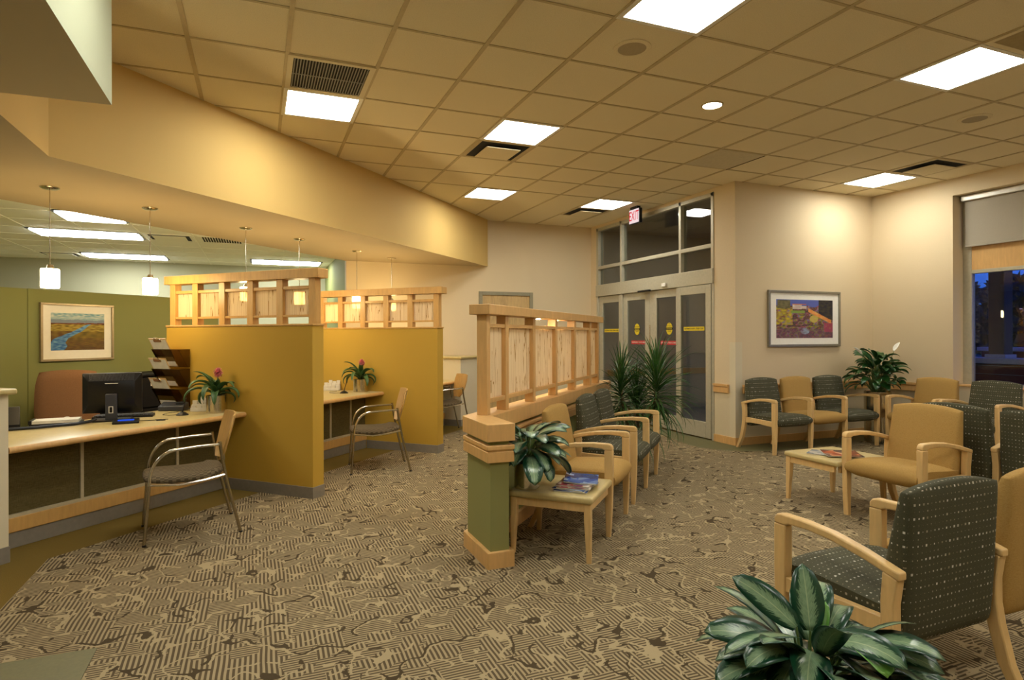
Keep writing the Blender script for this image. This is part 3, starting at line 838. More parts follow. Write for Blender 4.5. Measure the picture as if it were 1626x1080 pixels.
# office lights, vents
def office_light(x, y, label, a=0.61):
    o = thing('office_light', label, 'ceiling light', (x, y, 2.74), 0, 'long fluorescent fixtures over the back office')
    m = MB(); c_ = 0.29; f = 0.035
    m.box(-a, a, -c_, -c_ + f, -0.012, 0); m.box(-a, a, c_ - f, c_, -0.012, 0); m.box(-a, -a + f, -c_ + f, c_ - f, -0.012, 0); m.box(a - f, a, -c_ + f, c_ - f, -0.012, 0)
    m.build('frame', M['darkgrey'], o, smooth=False)
    B(-a + f, a - f, -c_ + f, c_ - f, -0.026, -0.001).build('diffuser', M['opanel'], o, smooth=False)
office_light(-2.04, 9.37, 'long lit office fixture in the middle of the office ceiling')
office_light(-1.72, 8.02, 'lit office fixture partly hidden by the soffit edge', 0.32)
office_light(-2.03, 11.75, 'long lit office fixture farthest back at left')
office_light(0.49, 11.75, 'long lit office fixture farthest back behind the gold partition')
office_light(-3.9, 5.9, 'added lit office fixture at far left, unseen outside the picture')  # extra fixture out of view, added for the office light
def office_vent(x, y, label, mat):
    o = thing('office_vent', label, 'air vent', (x, y, 2.74))
    m = MB(); a, f = 0.29, 0.04
    m.box(-a, a, -a, -a + f, -0.010, 0); m.box(-a, a, a - f, a, -0.010, 0); m.box(-a, -a + f, -a + f, a - f, -0.010, 0); m.box(a - f, a, -a + f, a - f, -0.010, 0)
    m.build('frame', M['otile'], o, smooth=False)
    B(-a + f, a - f, -a + f, a - f, -0.003, -0.0005).build('backing', M['dark'], o, smooth=False)
    if mat: B(-0.2, 0.2, -0.2, 0.2, -0.018, -0.010).build('plaque', M['otile'], o, bevel=0.003)
    else:
        m = MB()
        for k in range(16): m.box(-0.25 + k * 0.033, -0.243 + k * 0.033, -0.25, 0.25, -0.010, -0.003)
        m.build('blades', M['otile'], o, smooth=False)
office_vent(-1.10, 9.37, 'square air diffuser in the office ceiling beside the lit fixture', True)
office_vent(-0.46, 9.37, 'slatted grille in the office ceiling behind the third pendant', False)
office_vent(-2.98, 11.9, 'dark square vent at the back of the office ceiling', True)

# ------------------------------------------------------------------ pendants
pn = [2.947, 3.784, 4.889, 5.702, 6.818, 7.661]
pl = ['pendant lamp farthest left over the reception counter', 'pendant lamp second from the left, hanging clear of the first partition',
      'pendant lamp whose shade glows behind the middle of the first wooden screen', 'pendant lamp whose shade glows behind the right bays of the first wooden screen',
      'pendant lamp glowing behind the second wooden screen', 'pendant lamp farthest right under the soffit, shade hidden by the second screen']
for s_, lab in zip(pn, pl):
    o = thing('pendant_lamp', lab, 'lamp', ST(s_, 5.05, 2.545), 0, 'pendant lamps in a row under the soffit')
    MB().lathe([(0.065, 0.0), (0.065, -0.006), (0.05, -0.016), (0.012, -0.022)], seg=28).build('canopy', M['steel'], o)
    MB().tube([(0, 0, -0.015), (0, 0, -0.62)], 0.004, 8).build('stem', M['steel'], o)
    MB().lathe([(0.02, -0.600), (0.03, -0.632)], seg=16).build('socket_cap', M['steel'], o)
    MB().lathe([(0.058, -0.632), (0.061, -0.64), (0.061, -0.770), (0.058, -0.778), (0.030, -0.780)], seg=28).build('shade', M['pendant'], o)

# ------------------------------------------------------------------ wood screens
def screen(root, axis, posts, pw, c, pd, z0, z1, capz, cap0, cap1, capw, rails, mat, resin=True):
    """posts: start positions along the axis; c: centre across; pd: post depth"""
    def bx(a0, a1, b0, b1, z0_, z1_):
        return B(a0, a1, b0, b1, z0_, z1_) if axis == 'x' else B(b0, b1, a0, a1, z0_, z1_)
    bx(cap0, cap1, c - capw / 2, c + capw / 2, capz[0], capz[1]).build('cap_rail', mat, root, bevel=0.004)
    for p in posts:
        bx(p, p + pw, c - pd / 2, c + pd / 2, z0, z1).build('post', mat, root, bevel=0.003)
    for a, b_ in zip(posts, posts[1:]):
        a0, a1 = a + pw, b_
        for (r0, r1) in rails:
            bx(a0 - 0.001, a1 + 0.001, c - 0.030, c - 0.008, r0, r1).build('cross_rail', mat, root, bevel=0.002)
            bx(a0 - 0.001, a1 + 0.001, c + 0.008, c + 0.030, r0, r1).build('cross_rail', mat, root, bevel=0.002)
        bx(a0 + 0.004, a1 - 0.004, c - 0.005, c + 0.005, rails[0][0], rails[1][1]).build('grass_panel', M['resin'], root, smooth=False)

def partition(s0, label):
    # local x along S, local y along T, origin at the free front corner of the wall
    o = thing('partition_wall', label, 'partition', ST(s0, 3.52), A45)
    B(0, 0.142, 0, 1.77, 0.0, 1.48).build('wall_body', M['gold'], o, bevel=0.003)
    B(-0.006, 0.148, -0.006, 1.00, 0.0, 0.10).build('base_strip', M['rubber'], o, bevel=0.002)
    B(-0.008, 0.150, -0.010, 1.775, 1.48, 1.497).build('ledge', M['honey'], o, bevel=0.003)
    screen(o, 'y', [0.0, 0.36, 0.705, 1.05, 1.395, 1.695], 0.072, 0.071, 0.072, 1.497, 1.89, (1.89, 1.972), -0.055, 1.81, 0.135, [(1.557, 1.577), (1.80, 1.828)], M['honey'])
    return o
partition(4.133, 'gold partition wall with wooden grass-panel screen on top, nearest on the left')
partition(6.298, 'gold partition wall with wooden screen, behind the nearer one and beside the second desk')

# centre half wall with tall screen
hw = thing('half_wall', 'low sage green wall carrying a tall maple screen in the middle of the room', 'partition', (0, 0, 0), 0)
hw.location = (1.27, 3.40, 0)
LX, LY = 1.27, 3.40
def loc(p): return (p[0] - LX, p[1] - LY)
def wallpoly(off, s_end=7.05):
    # pier 0.12 x 0.36 plus wall along S
    x0, x1, y0, y1 = 1.285 - off, 1.405 + off, 3.395 - off, 3.79
    ta, tb = 1.665 - off, 1.79 + off
    pr = (x1, x1 + ta / R2) if False else None
    # wall right face: point where X = x1 on line t = ta  -> Y = ta*sqrt2 + X
    yr = ta * sqrt(2) + x1
    yl = tb * sqrt(2) + x0
    e = s_end + off
    return [loc(p) for p in ((x0, y0), (x1, y0), (x1, yr), ST2(e, ta), ST2(e, tb), (x0, yl))]
MB().prism(wallpoly(0.0), 0.0, 0.80).build('wall_body', M['piergreen'], hw, smooth=False)
MB().prism(wallpoly(0.026), 0.0, 0.10).build('base_trim', M['maple'], hw, bevel=0.003)
MB().prism(wallpoly(0.026), 0.632, 0.697).build('band_trim', M['maple'], hw, bevel=0.004)
MB().prism(wallpoly(0.020), 0.697, 0.706).build('groove_trim', M['honey'], hw, smooth=False)
MB().prism(wallpoly(0.028), 0.706, 0.735).build('bead_trim', M['maple'], hw, bevel=0.005)
MB().prism(wallpoly(0.030), 0.758, 0.862).build('cap_block', M['maple'], hw, bevel=0.003)
scr = thing('wood_screen', 'tall maple screen with grass panels standing on the green half wall', 'screen', ST(3.6, 1.71, 0.862), A45)
ps = [3.66, 3.985, 4.548, 5.12, 5.705, 6.275, 6.615]
screen(scr, 'x', [p - 3.6 for p in ps], 0.056, 0.0, 0.074, 0.0, 0.668, (0.668, 0.735), 0.02, 3.12, 0.15, [(0.075, 0.105), (0.582, 0.608)], M['maple'])
for q in (1.27, 1.75):
    MB().lathe([(0.016, 0.664), (0.016, 0.668)], q, 0.036, 0, 20).build('puck_lamp', M['striplamp'], scr, smooth=False)

# ------------------------------------------------------------------ reception desks
def desk(s0, s1, label, seams):
    # origin at the front left foot, local x along S, y along T (0 = counter front edge, t = 4.27)
    o = thing('reception_counter', label, 'counter', ST(s0, 4.27), A45)
    L = s1 - s0
    m = MB()
    prof = [(0.0, 0.678), (0.006, 0.668), (0.02, 0.664), (0.85, 0.664), (0.85, 0.708), (0.02, 0.708), (0.006, 0.703), (0.0, 0.694)]
    m.slab(prof, 0.0, L); m.build('countertop', M['laminate'], o, bevel=0.002)
    MB().slab([(-0.004, 0.679), (0.003, 0.668), (0.010, 0.665), (0.010, 0.707), (0.003, 0.704), (-0.004, 0.693)], 0.0, L).build('front_edge', M['maple'], o, bevel=0.002)
    B(0.0, L, 0.26, 0.40, 0.0, 0.105).build('kick_base', M['rubber'], o, bevel=0.002)
    B(0.0, L, 0.25, 0.40, 0.105, 0.200).build('wood_rail', M['honey'], o, bevel=0.004)
    B(0.0, L, 0.275, 0.40, 0.2, 0.664).build('front_panel', M['deskfab'], o, smooth=False)
    m = MB()
    m.box(0, L, 0.258, 0.276, 0.200, 0.222)
    for q in seams: m.box(q - 0.011, q + 0.011, 0.262, 0.276, 0.222, 0.664)
    m.build('panel_trim', M['framecream'], o, smooth=False)
    for q in ([0.05, L - 0.05]):
        B(q - 0.02, q + 0.02, 0.40, 0.80, 0.0, 0.664).build('support_panel', M['laminate'], o, smooth=False)
    return o
desk(2.255, 4.131, 'reception counter nearest, at the left with the computer monitor', [2.86 - 2.255, 3.644 - 2.255, 4.12 - 2.255])
desk(4.277, 6.296, 'reception counter between the two gold partitions', [0.6, 1.35, 1.72])
desk(6.442, 8.33, 'reception counter farthest back, behind the second partition', [0.6, 1.3])
# end walls (transaction height) at both ends of the run
def end_wall(poly, label, capoff=0.035):
    c = poly[0]
    o = thing('transaction_wall', label, 'half wall', ST(c[0], c[1]), 0)
    def lp(off):
        cx = sum(p[0] for p in poly) / len(poly); cy = sum(p[1] for p in poly) / len(poly)
        out = []
        for p in poly:
            q = ST2(p[0] + (off if p[0] > cx else -off), p[1] + (off if p[1] > cy else -off))
            out.append((q[0] - o.location[0], q[1] - o.location[1]))
        return out
    MB().prism(lp(0), 0, 1.035).build('wall_body', M['cream'], o, smooth=False)
    MB().prism(lp(0.006), 0, 0.10).build('base_strip', M['rubber'], o, bevel=0.002)
    MB().prism(lp(capoff), 1.035, 1.070).build('cap_ledge', M['laminate'], o, bevel=0.012, bseg=3)
end_wall([(2.25, 4.268), (1.2, 4.268), (1.2, 5.0), (2.25, 5.0)], 'cream half wall with ledge at the left edge of the picture')
end_wall([(8.335, 4.25), (9.12, 4.25), (8.80, 4.60), (8.335, 5.2)], 'cream half wall with ledge at the far end by the back wall', 0.03)

# green office wall
gw = thing('office_divider', 'olive green office wall behind the reception counter holding the river painting', 'partition', ST(3.54, 6.4), A45)
B(0, 2.2, 0, 0.12, 0, 1.85).build('wall_body', M['green'], gw, smooth=False)
B(-2.6, 0, 0.006, 0.12, 0, 1.848).build('side_section', M['green'], gw, smooth=False)

# ------------------------------------------------------------------ pictures
def art_mesh(w, h, fn, nx, ny):
    me = bpy.data.meshes.new('painting')
    vs = [((i / nx - 0.5) * w, 0, (j / ny) * h) for j in range(ny + 1) for i in range(nx + 1)]
    fs = [(j * (nx + 1) + i, j * (nx + 1) + i + 1, (j + 1) * (nx + 1) + i + 1, (j + 1) * (nx + 1) + i) for j in range(ny) for i in range(nx)]
    me.from_pydata(vs, [], fs)
    ca = me.color_attributes.new('Col', 'FLOAT_COLOR', 'POINT')
    for k, v in enumerate(vs):
        c = fn(v[0] / w + 0.5, v[2] / h)
        ca.data[k].color = (c[0], c[1], c[2], 1)
    me.materials.append(M['art'])
    return me
from mathutils import noise as mn
def nz(x, y, s, o=0.0): return mn.noise(Vector((x * s + o, y * s - o, o * 1.7)))
def lerp(a, b_, f):
    f = max(0, min(1, f)); return tuple(p + (q - p) * f for p, q in zip(a, b_))
def river(x, y):
    n = nz(x, y, 9); n2 = nz(x, y * 3, 14, 5)
    if y > 0.74 + 0.01 * n:
        c = lerp((0.45, 0.55, 0.55), (0.07, 0.30, 0.42), (y - 0.78) * 6 + n2 * 0.5)
        if y > 0.86: c = lerp(c, (0.62, 0.68, 0.62), 0.5 + n2)
        if y < 0.82 + 0.02 * n: c = lerp(c, (0.12, 0.16, 0.28), 0.7)
        return c
    if y > 0.70: return lerp((0.10, 0.03, 0.025), (0.30, 0.12, 0.05), n2 + 0.4)
    # river: from lower left to upper right
    yy = y / 0.72
    cx = 0.05 + 0.10 * yy + 0.62 * yy ** 1.9 + 0.035 * sin(yy * 11.0)
    wdt = 0.155 * (1 - yy) ** 0.75 + 0.020
    if abs(x - cx) < wdt * (1 + 0.25 * n):
        return lerp((0.03, 0.13, 0.40), (0.20, 0.42, 0.62), n2 * 0.8 + 0.15 + y * 0.7)
    if x < cx and y < 0.52: return lerp((0.12, 0.06, 0.02), (0.24, 0.17, 0.03), (y - 0.3) * 3 + n)
    g_ = lerp((0.26, 0.17, 0.02), (0.12, 0.09, 0.015), 0.5 + n * 0.9)
    if y > 0.5: g_ = lerp(g_, (0.42, 0.32, 0.06), 0.5 + n2)
    if y < 0.33: g_ = lerp(g_, (0.10, 0.045, 0.02), 0.75 + n2 * 0.4 - y)
    return g_
def hill(x, y):
    n = nz(x, y, 7); n2 = nz(x, y, 19, 3); n3 = nz(x, y, 12, 9)
    if y > 0.84 + 0.06 * n and not (x > 0.74): c = (0.10, 0.13, 0.42)
    elif x > 0.74 and y > 0.58 - (x - 0.74) * 0.4: c = lerp((0.02, 0.02, 0.035), (0.06, 0.05, 0.03), 0.5 + n2)
    else:
        pal = [(0.42, 0.33, 0.02), (0.22, 0.26, 0.05), (0.10, 0.03, 0.06), (0.36, 0.14, 0.04), (0.16, 0.05, 0.10), (0.06, 0.07, 0.03), (0.45, 0.10, 0.14), (0.20, 0.18, 0.30)]
        k = int((n3 * 2.2 + 0.5 + x * 1.2 + (1 - y) * 2.4) * 3.1) % len(pal)
        c = lerp(pal[k], (0.10, 0.06, 0.05), 0.4 + n2 * 0.8)
        if y < 0.25: c = lerp(c, (0.16, 0.07, 0.13), 0.5)
        if x < 0.28 and 0.35 < y < 0.80: c = lerp(c, (0.60, 0.48, 0.02), 0.45 + n2)
    if 0.02 < x < 0.24 and y > 0.76 + 0.1 * abs(x - 0.1) and y < 0.98: c = lerp((0.10, 0.09, 0.04), (0.2, 0.17, 0.08), 0.5 + n2)
    if 0.28 < x < 0.44 and 0.75 < y < 0.87: c = lerp((0.70, 0.60, 0.52), (0.5, 0.38, 0.34), 0.5 + n2)
    if 0.44 < x < 0.53 and 0.77 < y < 0.84: c = (0.62, 0.5, 0.40)
    if 0.27 < x < 0.52 and 0.865 < y < 0.895: c = (0.55, 0.16, 0.06)
    if abs(y - (0.74 - (x - 0.55) * 0.75)) < 0.05 and 0.56 < x < 0.97: c = lerp((0.70, 0.22, 0.05), (0.75, 0.40, 0.12), 0.5 + n2)
    if abs(y - 0.68 - 0.03 * (x - 0.3)) < 0.03 and 0.25 < x < 0.5: c = (0.22, 0.32, 0.06)
    if (x - 0.66) ** 2 + ((y - 0.5) * 0.8) ** 2 < 0.006: c = lerp(c, (0.60, 0.48, 0.10), 0.8)
    if x > 0.84 and 0.16 < y < 0.40: c = lerp(c, (0.42, 0.06, 0.12), 0.7)
    if (x - 0.5) ** 2 + (y - 0.18) ** 2 < 0.006: c = lerp(c, (0.28, 0.36, 0.50), 0.6 + n2)
    return c
def picture(name, label, w, h, fw, ml, mb_, mt, fmat, fn, locn, rot):
    o = thing(name, label, 'picture', locn, rot)     # local: x across, y=0 wall, facing -y
    m = MB()
    m.box(-w / 2, w / 2, -0.028, 0, 0, fw); m.box(-w / 2, w / 2, -0.028, 0, h - fw, h)
    m.box(-w / 2, -w / 2 + fw, -0.028, 0, fw, h - fw); m.box(w / 2 - fw, w / 2, -0.028, 0, fw, h - fw)
    m.build('frame', fmat, o, bevel=0.003)
    B(-w / 2 + fw, w / 2 - fw, -0.012, -0.002, fw, h - fw).build('mat_board', M['mat'], o, smooth=False)
    aw, ah = w - 2 * fw - 2 * ml, h - 2 * fw - mb_ - mt
    a = bpy.data.objects.new('painting', art_mesh(aw, ah, fn, 130, 96)); COL.objects.link(a); a.parent = o
    a.location = (0, -0.0135, fw + mb_)
picture('framed_painting', 'framed painting of a hillside villa among colourful trees, in a pewter frame', 1.275, 0.735, 0.032, 0.105, 0.082, 0.085, M['frame_ch'], hill, (6.715, 5.995, 1.235), 0)
picture('framed_painting', 'framed painting of a blue river through golden marsh on the green wall', 0.72, 0.575, 0.022, 0.075, 0.085, 0.075, M['frame_br'], river, ST(3.995, 6.398, 1.148), A45)

# ------------------------------------------------------------------ lounge chairs
ARM = [(0.29, 0.598), (0.289, 0.622), (0.276, 0.638), (0.255, 0.643), (0.15, 0.644), (0.02, 0.634), (-0.11, 0.608), (-0.245, 0.570), (-0.245, 0.540), (-0.11, 0.577), (0.02, 0.602), (0.13, 0.611), (0.215, 0.607), (0.232, 0.598)]
FLEG = [(0.232, 0.598), (0.29, 0.598), (0.290, 0.40), (0.284, 0.20), (0.272, 0.0), (0.242, 0.0), (0.238, 0.20), (0.232, 0.40)]
RLEG = [(-0.238, 0.543), (-0.184, 0.559), (-0.176, 0.45), (-0.178, 0.36), (-0.19, 0.28), (-0.225, 0.14), (-0.298, 0.0), (-0.335, 0.0), (-0.272, 0.14), (-0.238, 0.28), (-0.226, 0.36), (-0.225, 0.45)]
SRAIL = [(0.236, 0.385), (0.236, 0.322), (0.05, 0.335), (-0.10, 0.335), (-0.178, 0.325), (-0.178, 0.395), (-0.10, 0.392)]
def cushion(fn_sec, n, uvscale=None):
    pass
def lounge(name, label, fabrics, loc_, rot, pitch=0.575):
    """local: x across, +y forward, origin on the floor under the middle of the row"""
    o = thing(name, label, 'chair', loc_, rot)
    n = len(fabrics)
    aw = 0.043
    for k in range(n + 1):
        x = (k - n / 2) * pitch
        a, b_ = x - aw / 2, x + aw / 2
        MB().slab(ARM, a, b_).build('armrest', M['chairwood'], o, bevel=0.007, bseg=3)
        MB().slab(FLEG, a, b_).build('leg', M['chairwood'], o, bevel=0.005)
        MB().slab(RLEG, a, b_).build('leg', M['chairwood'], o, bevel=0.005)
        MB().slab(SRAIL, a + 0.006, b_ - 0.006).build('side_rail', M['chairwood'], o, bevel=0.004)
    for k, f in enumerate(fabrics):
        cx = (k + 0.5 - n / 2) * pitch
        hwid = pitch / 2 - aw / 2 - 0.003
        # seat: section in (y,z), crowned across x
        sec = [(-0.175, 0.345), (0.20, 0.318), (0.265, 0.322), (0.305, 0.345), (0.318, 0.375), (0.312, 0.408), (0.285, 0.434), (0.22, 0.449), (0.10, 0.447), (-0.05, 0.437), (-0.175, 0.428)]
        def seatf(u, v, cx=cx, hwid=hwid, sec=sec):
            t = u * 2 - 1
            i = int(round(v * len(sec))) % len(sec)
            y, z = sec[i]
            q = abs(t) ** 6
            yc, zc = 0.07, 0.385
            y2 = yc + (y - yc) * (1 - 0.055 * q); z2 = zc + (z - zc) * (1 - 0.26 * q)
            if z > 0.40: z2 += 0.010 * (1 - t * t)
            ex_ = 0.028 if y > 0.25 else 0.0          # nose widens past the front legs
            xs = math.copysign(abs(t) ** 0.9, t) * (hwid + (0.0 if y < 0.292 else 0.012))
            return (cx + xs, y2, z2)
        m = MB(); nu, nv = 14, len(sec)
        vs = [[m.bm.verts.new(seatf(i / nu, j / nv)) for j in range(nv)] for i in range(nu + 1)]
        for i in range(nu):
            for j in range(nv):
                m.face([vs[i][j], vs[i + 1][j], vs[i + 1][(j + 1) % nv], vs[i][(j + 1) % nv]])
        m.face(vs[0][::-1]); m.face(vs[-1])
        p_ = m.build('seat', M[f], o, boxuv=True, angle=60)
        if len(set(fabrics)) > 1: p_['label'] = {'tan': 'tan upholstered seat', 'dots': 'green dotted seat'}[f]
        # backrest: slab leaning back, crowned top, soft edges
        H0, H1 = 0.29, 0.835
        def backpt(u, v, side, cx=cx, hwid=hwid):
            t = u * 2 - 1
            v = 0.5 - 0.5 * cos(v * pi); t = sin(t * pi / 2)
            crown = 0.030 * (1 - abs(t) ** 2.4)
            zz = H0 + (H1 + crown - H0) * v
            taper = 1.0 - 0.035 * max(0, v - 0.5) / 0.5 - 0.03 * max(0, 0.3 - v) / 0.3
            xs = t * (hwid - 0.004) * taper
            edge = (1 - abs(t) ** 10) ** 0.5 * (1 - abs(2 * v - 1) ** 14) ** 0.5
            yr = -0.232 - 0.022 * v
            yf = -0.088 - 0.105 * v + 0.018 * sin(v * pi) * (1 - t * t)
            ym = yr * 0.55 + yf * 0.45
            yy = ym + ((yf if side > 0 else yr) - ym) * (0.42 + 0.58 * edge)
            return (cx + xs, yy, zz)
        m = MB(); nu, nv = 16, 16
        for side in (1, -1):
            m.grid(lambda u, v: backpt(u, v, side), nu, nv)
        bmesh.ops.remove_doubles(m.bm, verts=m.bm.verts, dist=1e-5)
        # close the rim
        be = [e_ for e_ in m.bm.edges if e_.is_boundary]
        bmesh.ops.bridge_loops(m.bm, edges=be)
        p_ = m.build('backrest', M[f], o, boxuv=True, angle=75)
        if len(set(fabrics)) > 1: p_['label'] = {'tan': 'tan upholstered backrest', 'dots': 'green dotted backrest'}[f]
    return o
G = 'dots'; Tn = 'tan'
lounge('linked_chairs', 'row of three joined armchairs, green then tan then green, under the hillside painting', [G, Tn, G][::-1], (6.36, 5.60, 0), pi, 0.56)
lounge('armchair', 'tan armchair beside the end table along the green half wall', [Tn], ST(4.44, 1.235), -A45 * 3 + 0 if False else A45 + pi, 0.575)
lounge('linked_chairs', 'pair of joined green dotted armchairs against the half wall', [G, G], ST(5.605, 1.235), A45 + pi, 0.578)
lounge('armchair', 'tan armchair facing left beside the coffee table with magazines', [Tn], (4.475, 3.085, 0), pi / 2, 0.575)
lounge('linked_chairs', 'green dotted chairs seen from behind, back to back with the tan armchair', [G, G], (5.165, 2.76, 0), -pi / 2, 0.575)
lounge('linked_chairs', 'joined green dotted and tan chairs seen from behind in the right foreground', [Tn, G][::-1], (2.635, 1.685, 0), radians(1.0), 0.585)
lounge('armchair', 'tan armchair in the corner by the window, right of the peace lily', [Tn], (7.52, 4.955, 0), pi / 2, 0.56)
lounge('armchair', 'green dotted armchair under the window at the right edge', [G], (7.56, 4.335, 0), pi / 2, 0.575)

# ------------------------------------------------------------------ tables
def end_table(label, loc_, rot, w, d, zt=0.405, legs=()):
    o = thing('end_table', label, 'table', loc_, rot)   # origin at the near corner, x across, y deep
    m = MB(); m.prism([(0, 0), (w, 0), (w, d), (0, d)], zt - 0.042, zt); m.build('tabletop', M['laminate'], o, bevel=0.016, bseg=4)
    m = MB()
    m.box(0.05, w - 0.05, 0.02, 0.04, zt - 0.092, zt - 0.042); m.box(0.05, w - 0.05, d - 0.04, d - 0.02, zt - 0.092, zt - 0.042)
    m.box(0.02, 0.04, 0.05, d - 0.05, zt - 0.092, zt - 0.042); m.box(w - 0.04, w - 0.02, 0.05, d - 0.05, zt - 0.092, zt - 0.042)
    m.build('apron', M['chairwood'], o, smooth=False)
    for (ax, ay) in legs:
        x0_, y0_ = (0.012 if not ax else w - 0.057), (0.012 if not ay else d - 0.057)
        m = MB()
        zs = [0, 0.12, 0.25, zt - 0.042]; sh = [0.028, 0.034, 0.042, 0.045]
        prev = None
        for z, q in zip(zs, sh):
            ox = x0_ if not ax else x0_ + 0.045 - q
            oy = y0_ if not ay else y0_ + 0.045 - q
            ring = [m.bm.verts.new(p) for p in ((ox, oy, z), (ox + q, oy, z), (ox + q, oy + q, z), (ox, oy + q, z))]
            if prev:
                for k in range(4): m.face([prev[k], prev[(k + 1) % 4], ring[(k + 1) % 4], ring[k]])
            else: m.face(ring[::-1])
            prev = ring
        m.face(prev)
        m.build('leg', M['chairwood'], o, bevel=0.004)
    return o
end_table('small maple end table beside the green pier with a plant and magazines', ST(3.585, 0.945), A45, 0.545, 0.55, 0.405, ((0, 0), (0, 1), (1, 1)))
end_table('maple coffee table with two magazines in front of the tan armchair', (4.155, 3.40, 0), 0, 0.57, 0.525, 0.405, ((0, 1), (1, 1), (1, 0)))

def mag_mat(name, cols, sc):
    t = NT(name)
    v = t.n('ShaderNodeTexVoronoi'); v.inputs['Scale'].default_value = sc
    t.l(t.coord(), v.inputs['Vector'])
    s_ = t.n('ShaderNodeSeparateColor'); t.l(v.outputs['Color'], s_.inputs[0])
    t.bsdf(t.ramp(s_.outputs[0], cols), 0.25)
    return t.m
MG = [mag_mat('blue magazine cover', [(0.0, (0.02, 0.04, 0.17)), (0.5, (0.05, 0.10, 0.32)), (0.85, (0.25, 0.35, 0.55)), (1.0, (0.7, 0.7, 0.7))], 14),
      mag_mat('collage magazine cover', [(0.0, (0.04, 0.05, 0.14)), (0.35, (0.45, 0.08, 0.05)), (0.65, (0.6, 0.55, 0.45)), (1.0, (0.25, 0.12, 0.05))], 26),
      mag_mat('red portrait magazine cover', [(0.0, (0.03, 0.02, 0.02)), (0.4, (0.40, 0.09, 0.03)), (0.7, (0.55, 0.25, 0.12)), (1.0, (0.05, 0.05, 0.05))], 16),
      mag_mat('pale magazine cover', [(0.0, (0.15, 0.2, 0.3)), (0.4, (0.5, 0.52, 0.5)), (1.0, (0.65, 0.62, 0.55))], 20)]
def magazine(label, loc_, rot, mat, w=0.205, d=0.27, h=0.008, curl=0.0, group=None):
    o = thing('magazine', label, 'magazine', loc_, rot, group)
    def top(zo):
        def fn(u, v):
            return ((u - 0.5) * w, (v - 0.5) * d, zo + curl * (u ** 3))
        return fn
    m = MB(); m.grid(top(h), 8, 2); m.build('cover', mat, o, solid=0.0012)
    m = MB()
    a = [[m.bm.verts.new(((i / 8 - 0.5) * w * 0.985, (j - 0.5) * d * 0.985, curl * ((i / 8) ** 3) + q * h * 0.9)) for j in (0, 1) for q in (0.05, 1)] for i in range(9)]
    for i in range(8):
        for (p, q) in ((0, 1), (1, 3), (3, 2), (2, 0)):
            m.face([a[i][p], a[i + 1][p], a[i + 1][q], a[i][q]])
    m.face(a[0]); m.face(a[-1]); m.build('pages', M['paper'], o, smooth=False)
    return o
for k, (s_, t_0, r_, mi, cu) in enumerate([(3.80, 1.115, A45 + 1.57 + 0.05, 0, 0.0), (3.805, 1.11, A45 + 1.57 - 0.1, 0, 0.0), (3.81, 1.11, A45 + 1.57 + 0.14, 1, 0.0), (3.83, 1.105, A45 + 1.57 + 0.02, 1, 0.0), (3.87, 1.09, A45 + 1.57 + 0.22, 0, 0.012)]):
    magazine(['bottom blue magazine of the stack on the end table', 'second blue magazine from the bottom of the end table stack', 'middle collage magazine of the end table stack', 'collage magazine just below the top of the end table stack', 'top blue magazine with curled edge on the end table stack'][k],
             ST(s_, t_0, 0.4065 + k * 0.0095), r_, MG[mi], 0.215, 0.275, 0.008, cu, 'magazines stacked on the end table')
magazine('pale magazine at the left under the red one on the coffee table', (4.36, 3.67, 0.4065), 0.5, MG[3], group='magazines on the coffee table')
magazine('red and black magazine on top on the coffee table', (4.40, 3.565, 0.4155), 1.0, MG[2], curl=0.012, group='magazines on the coffee table')

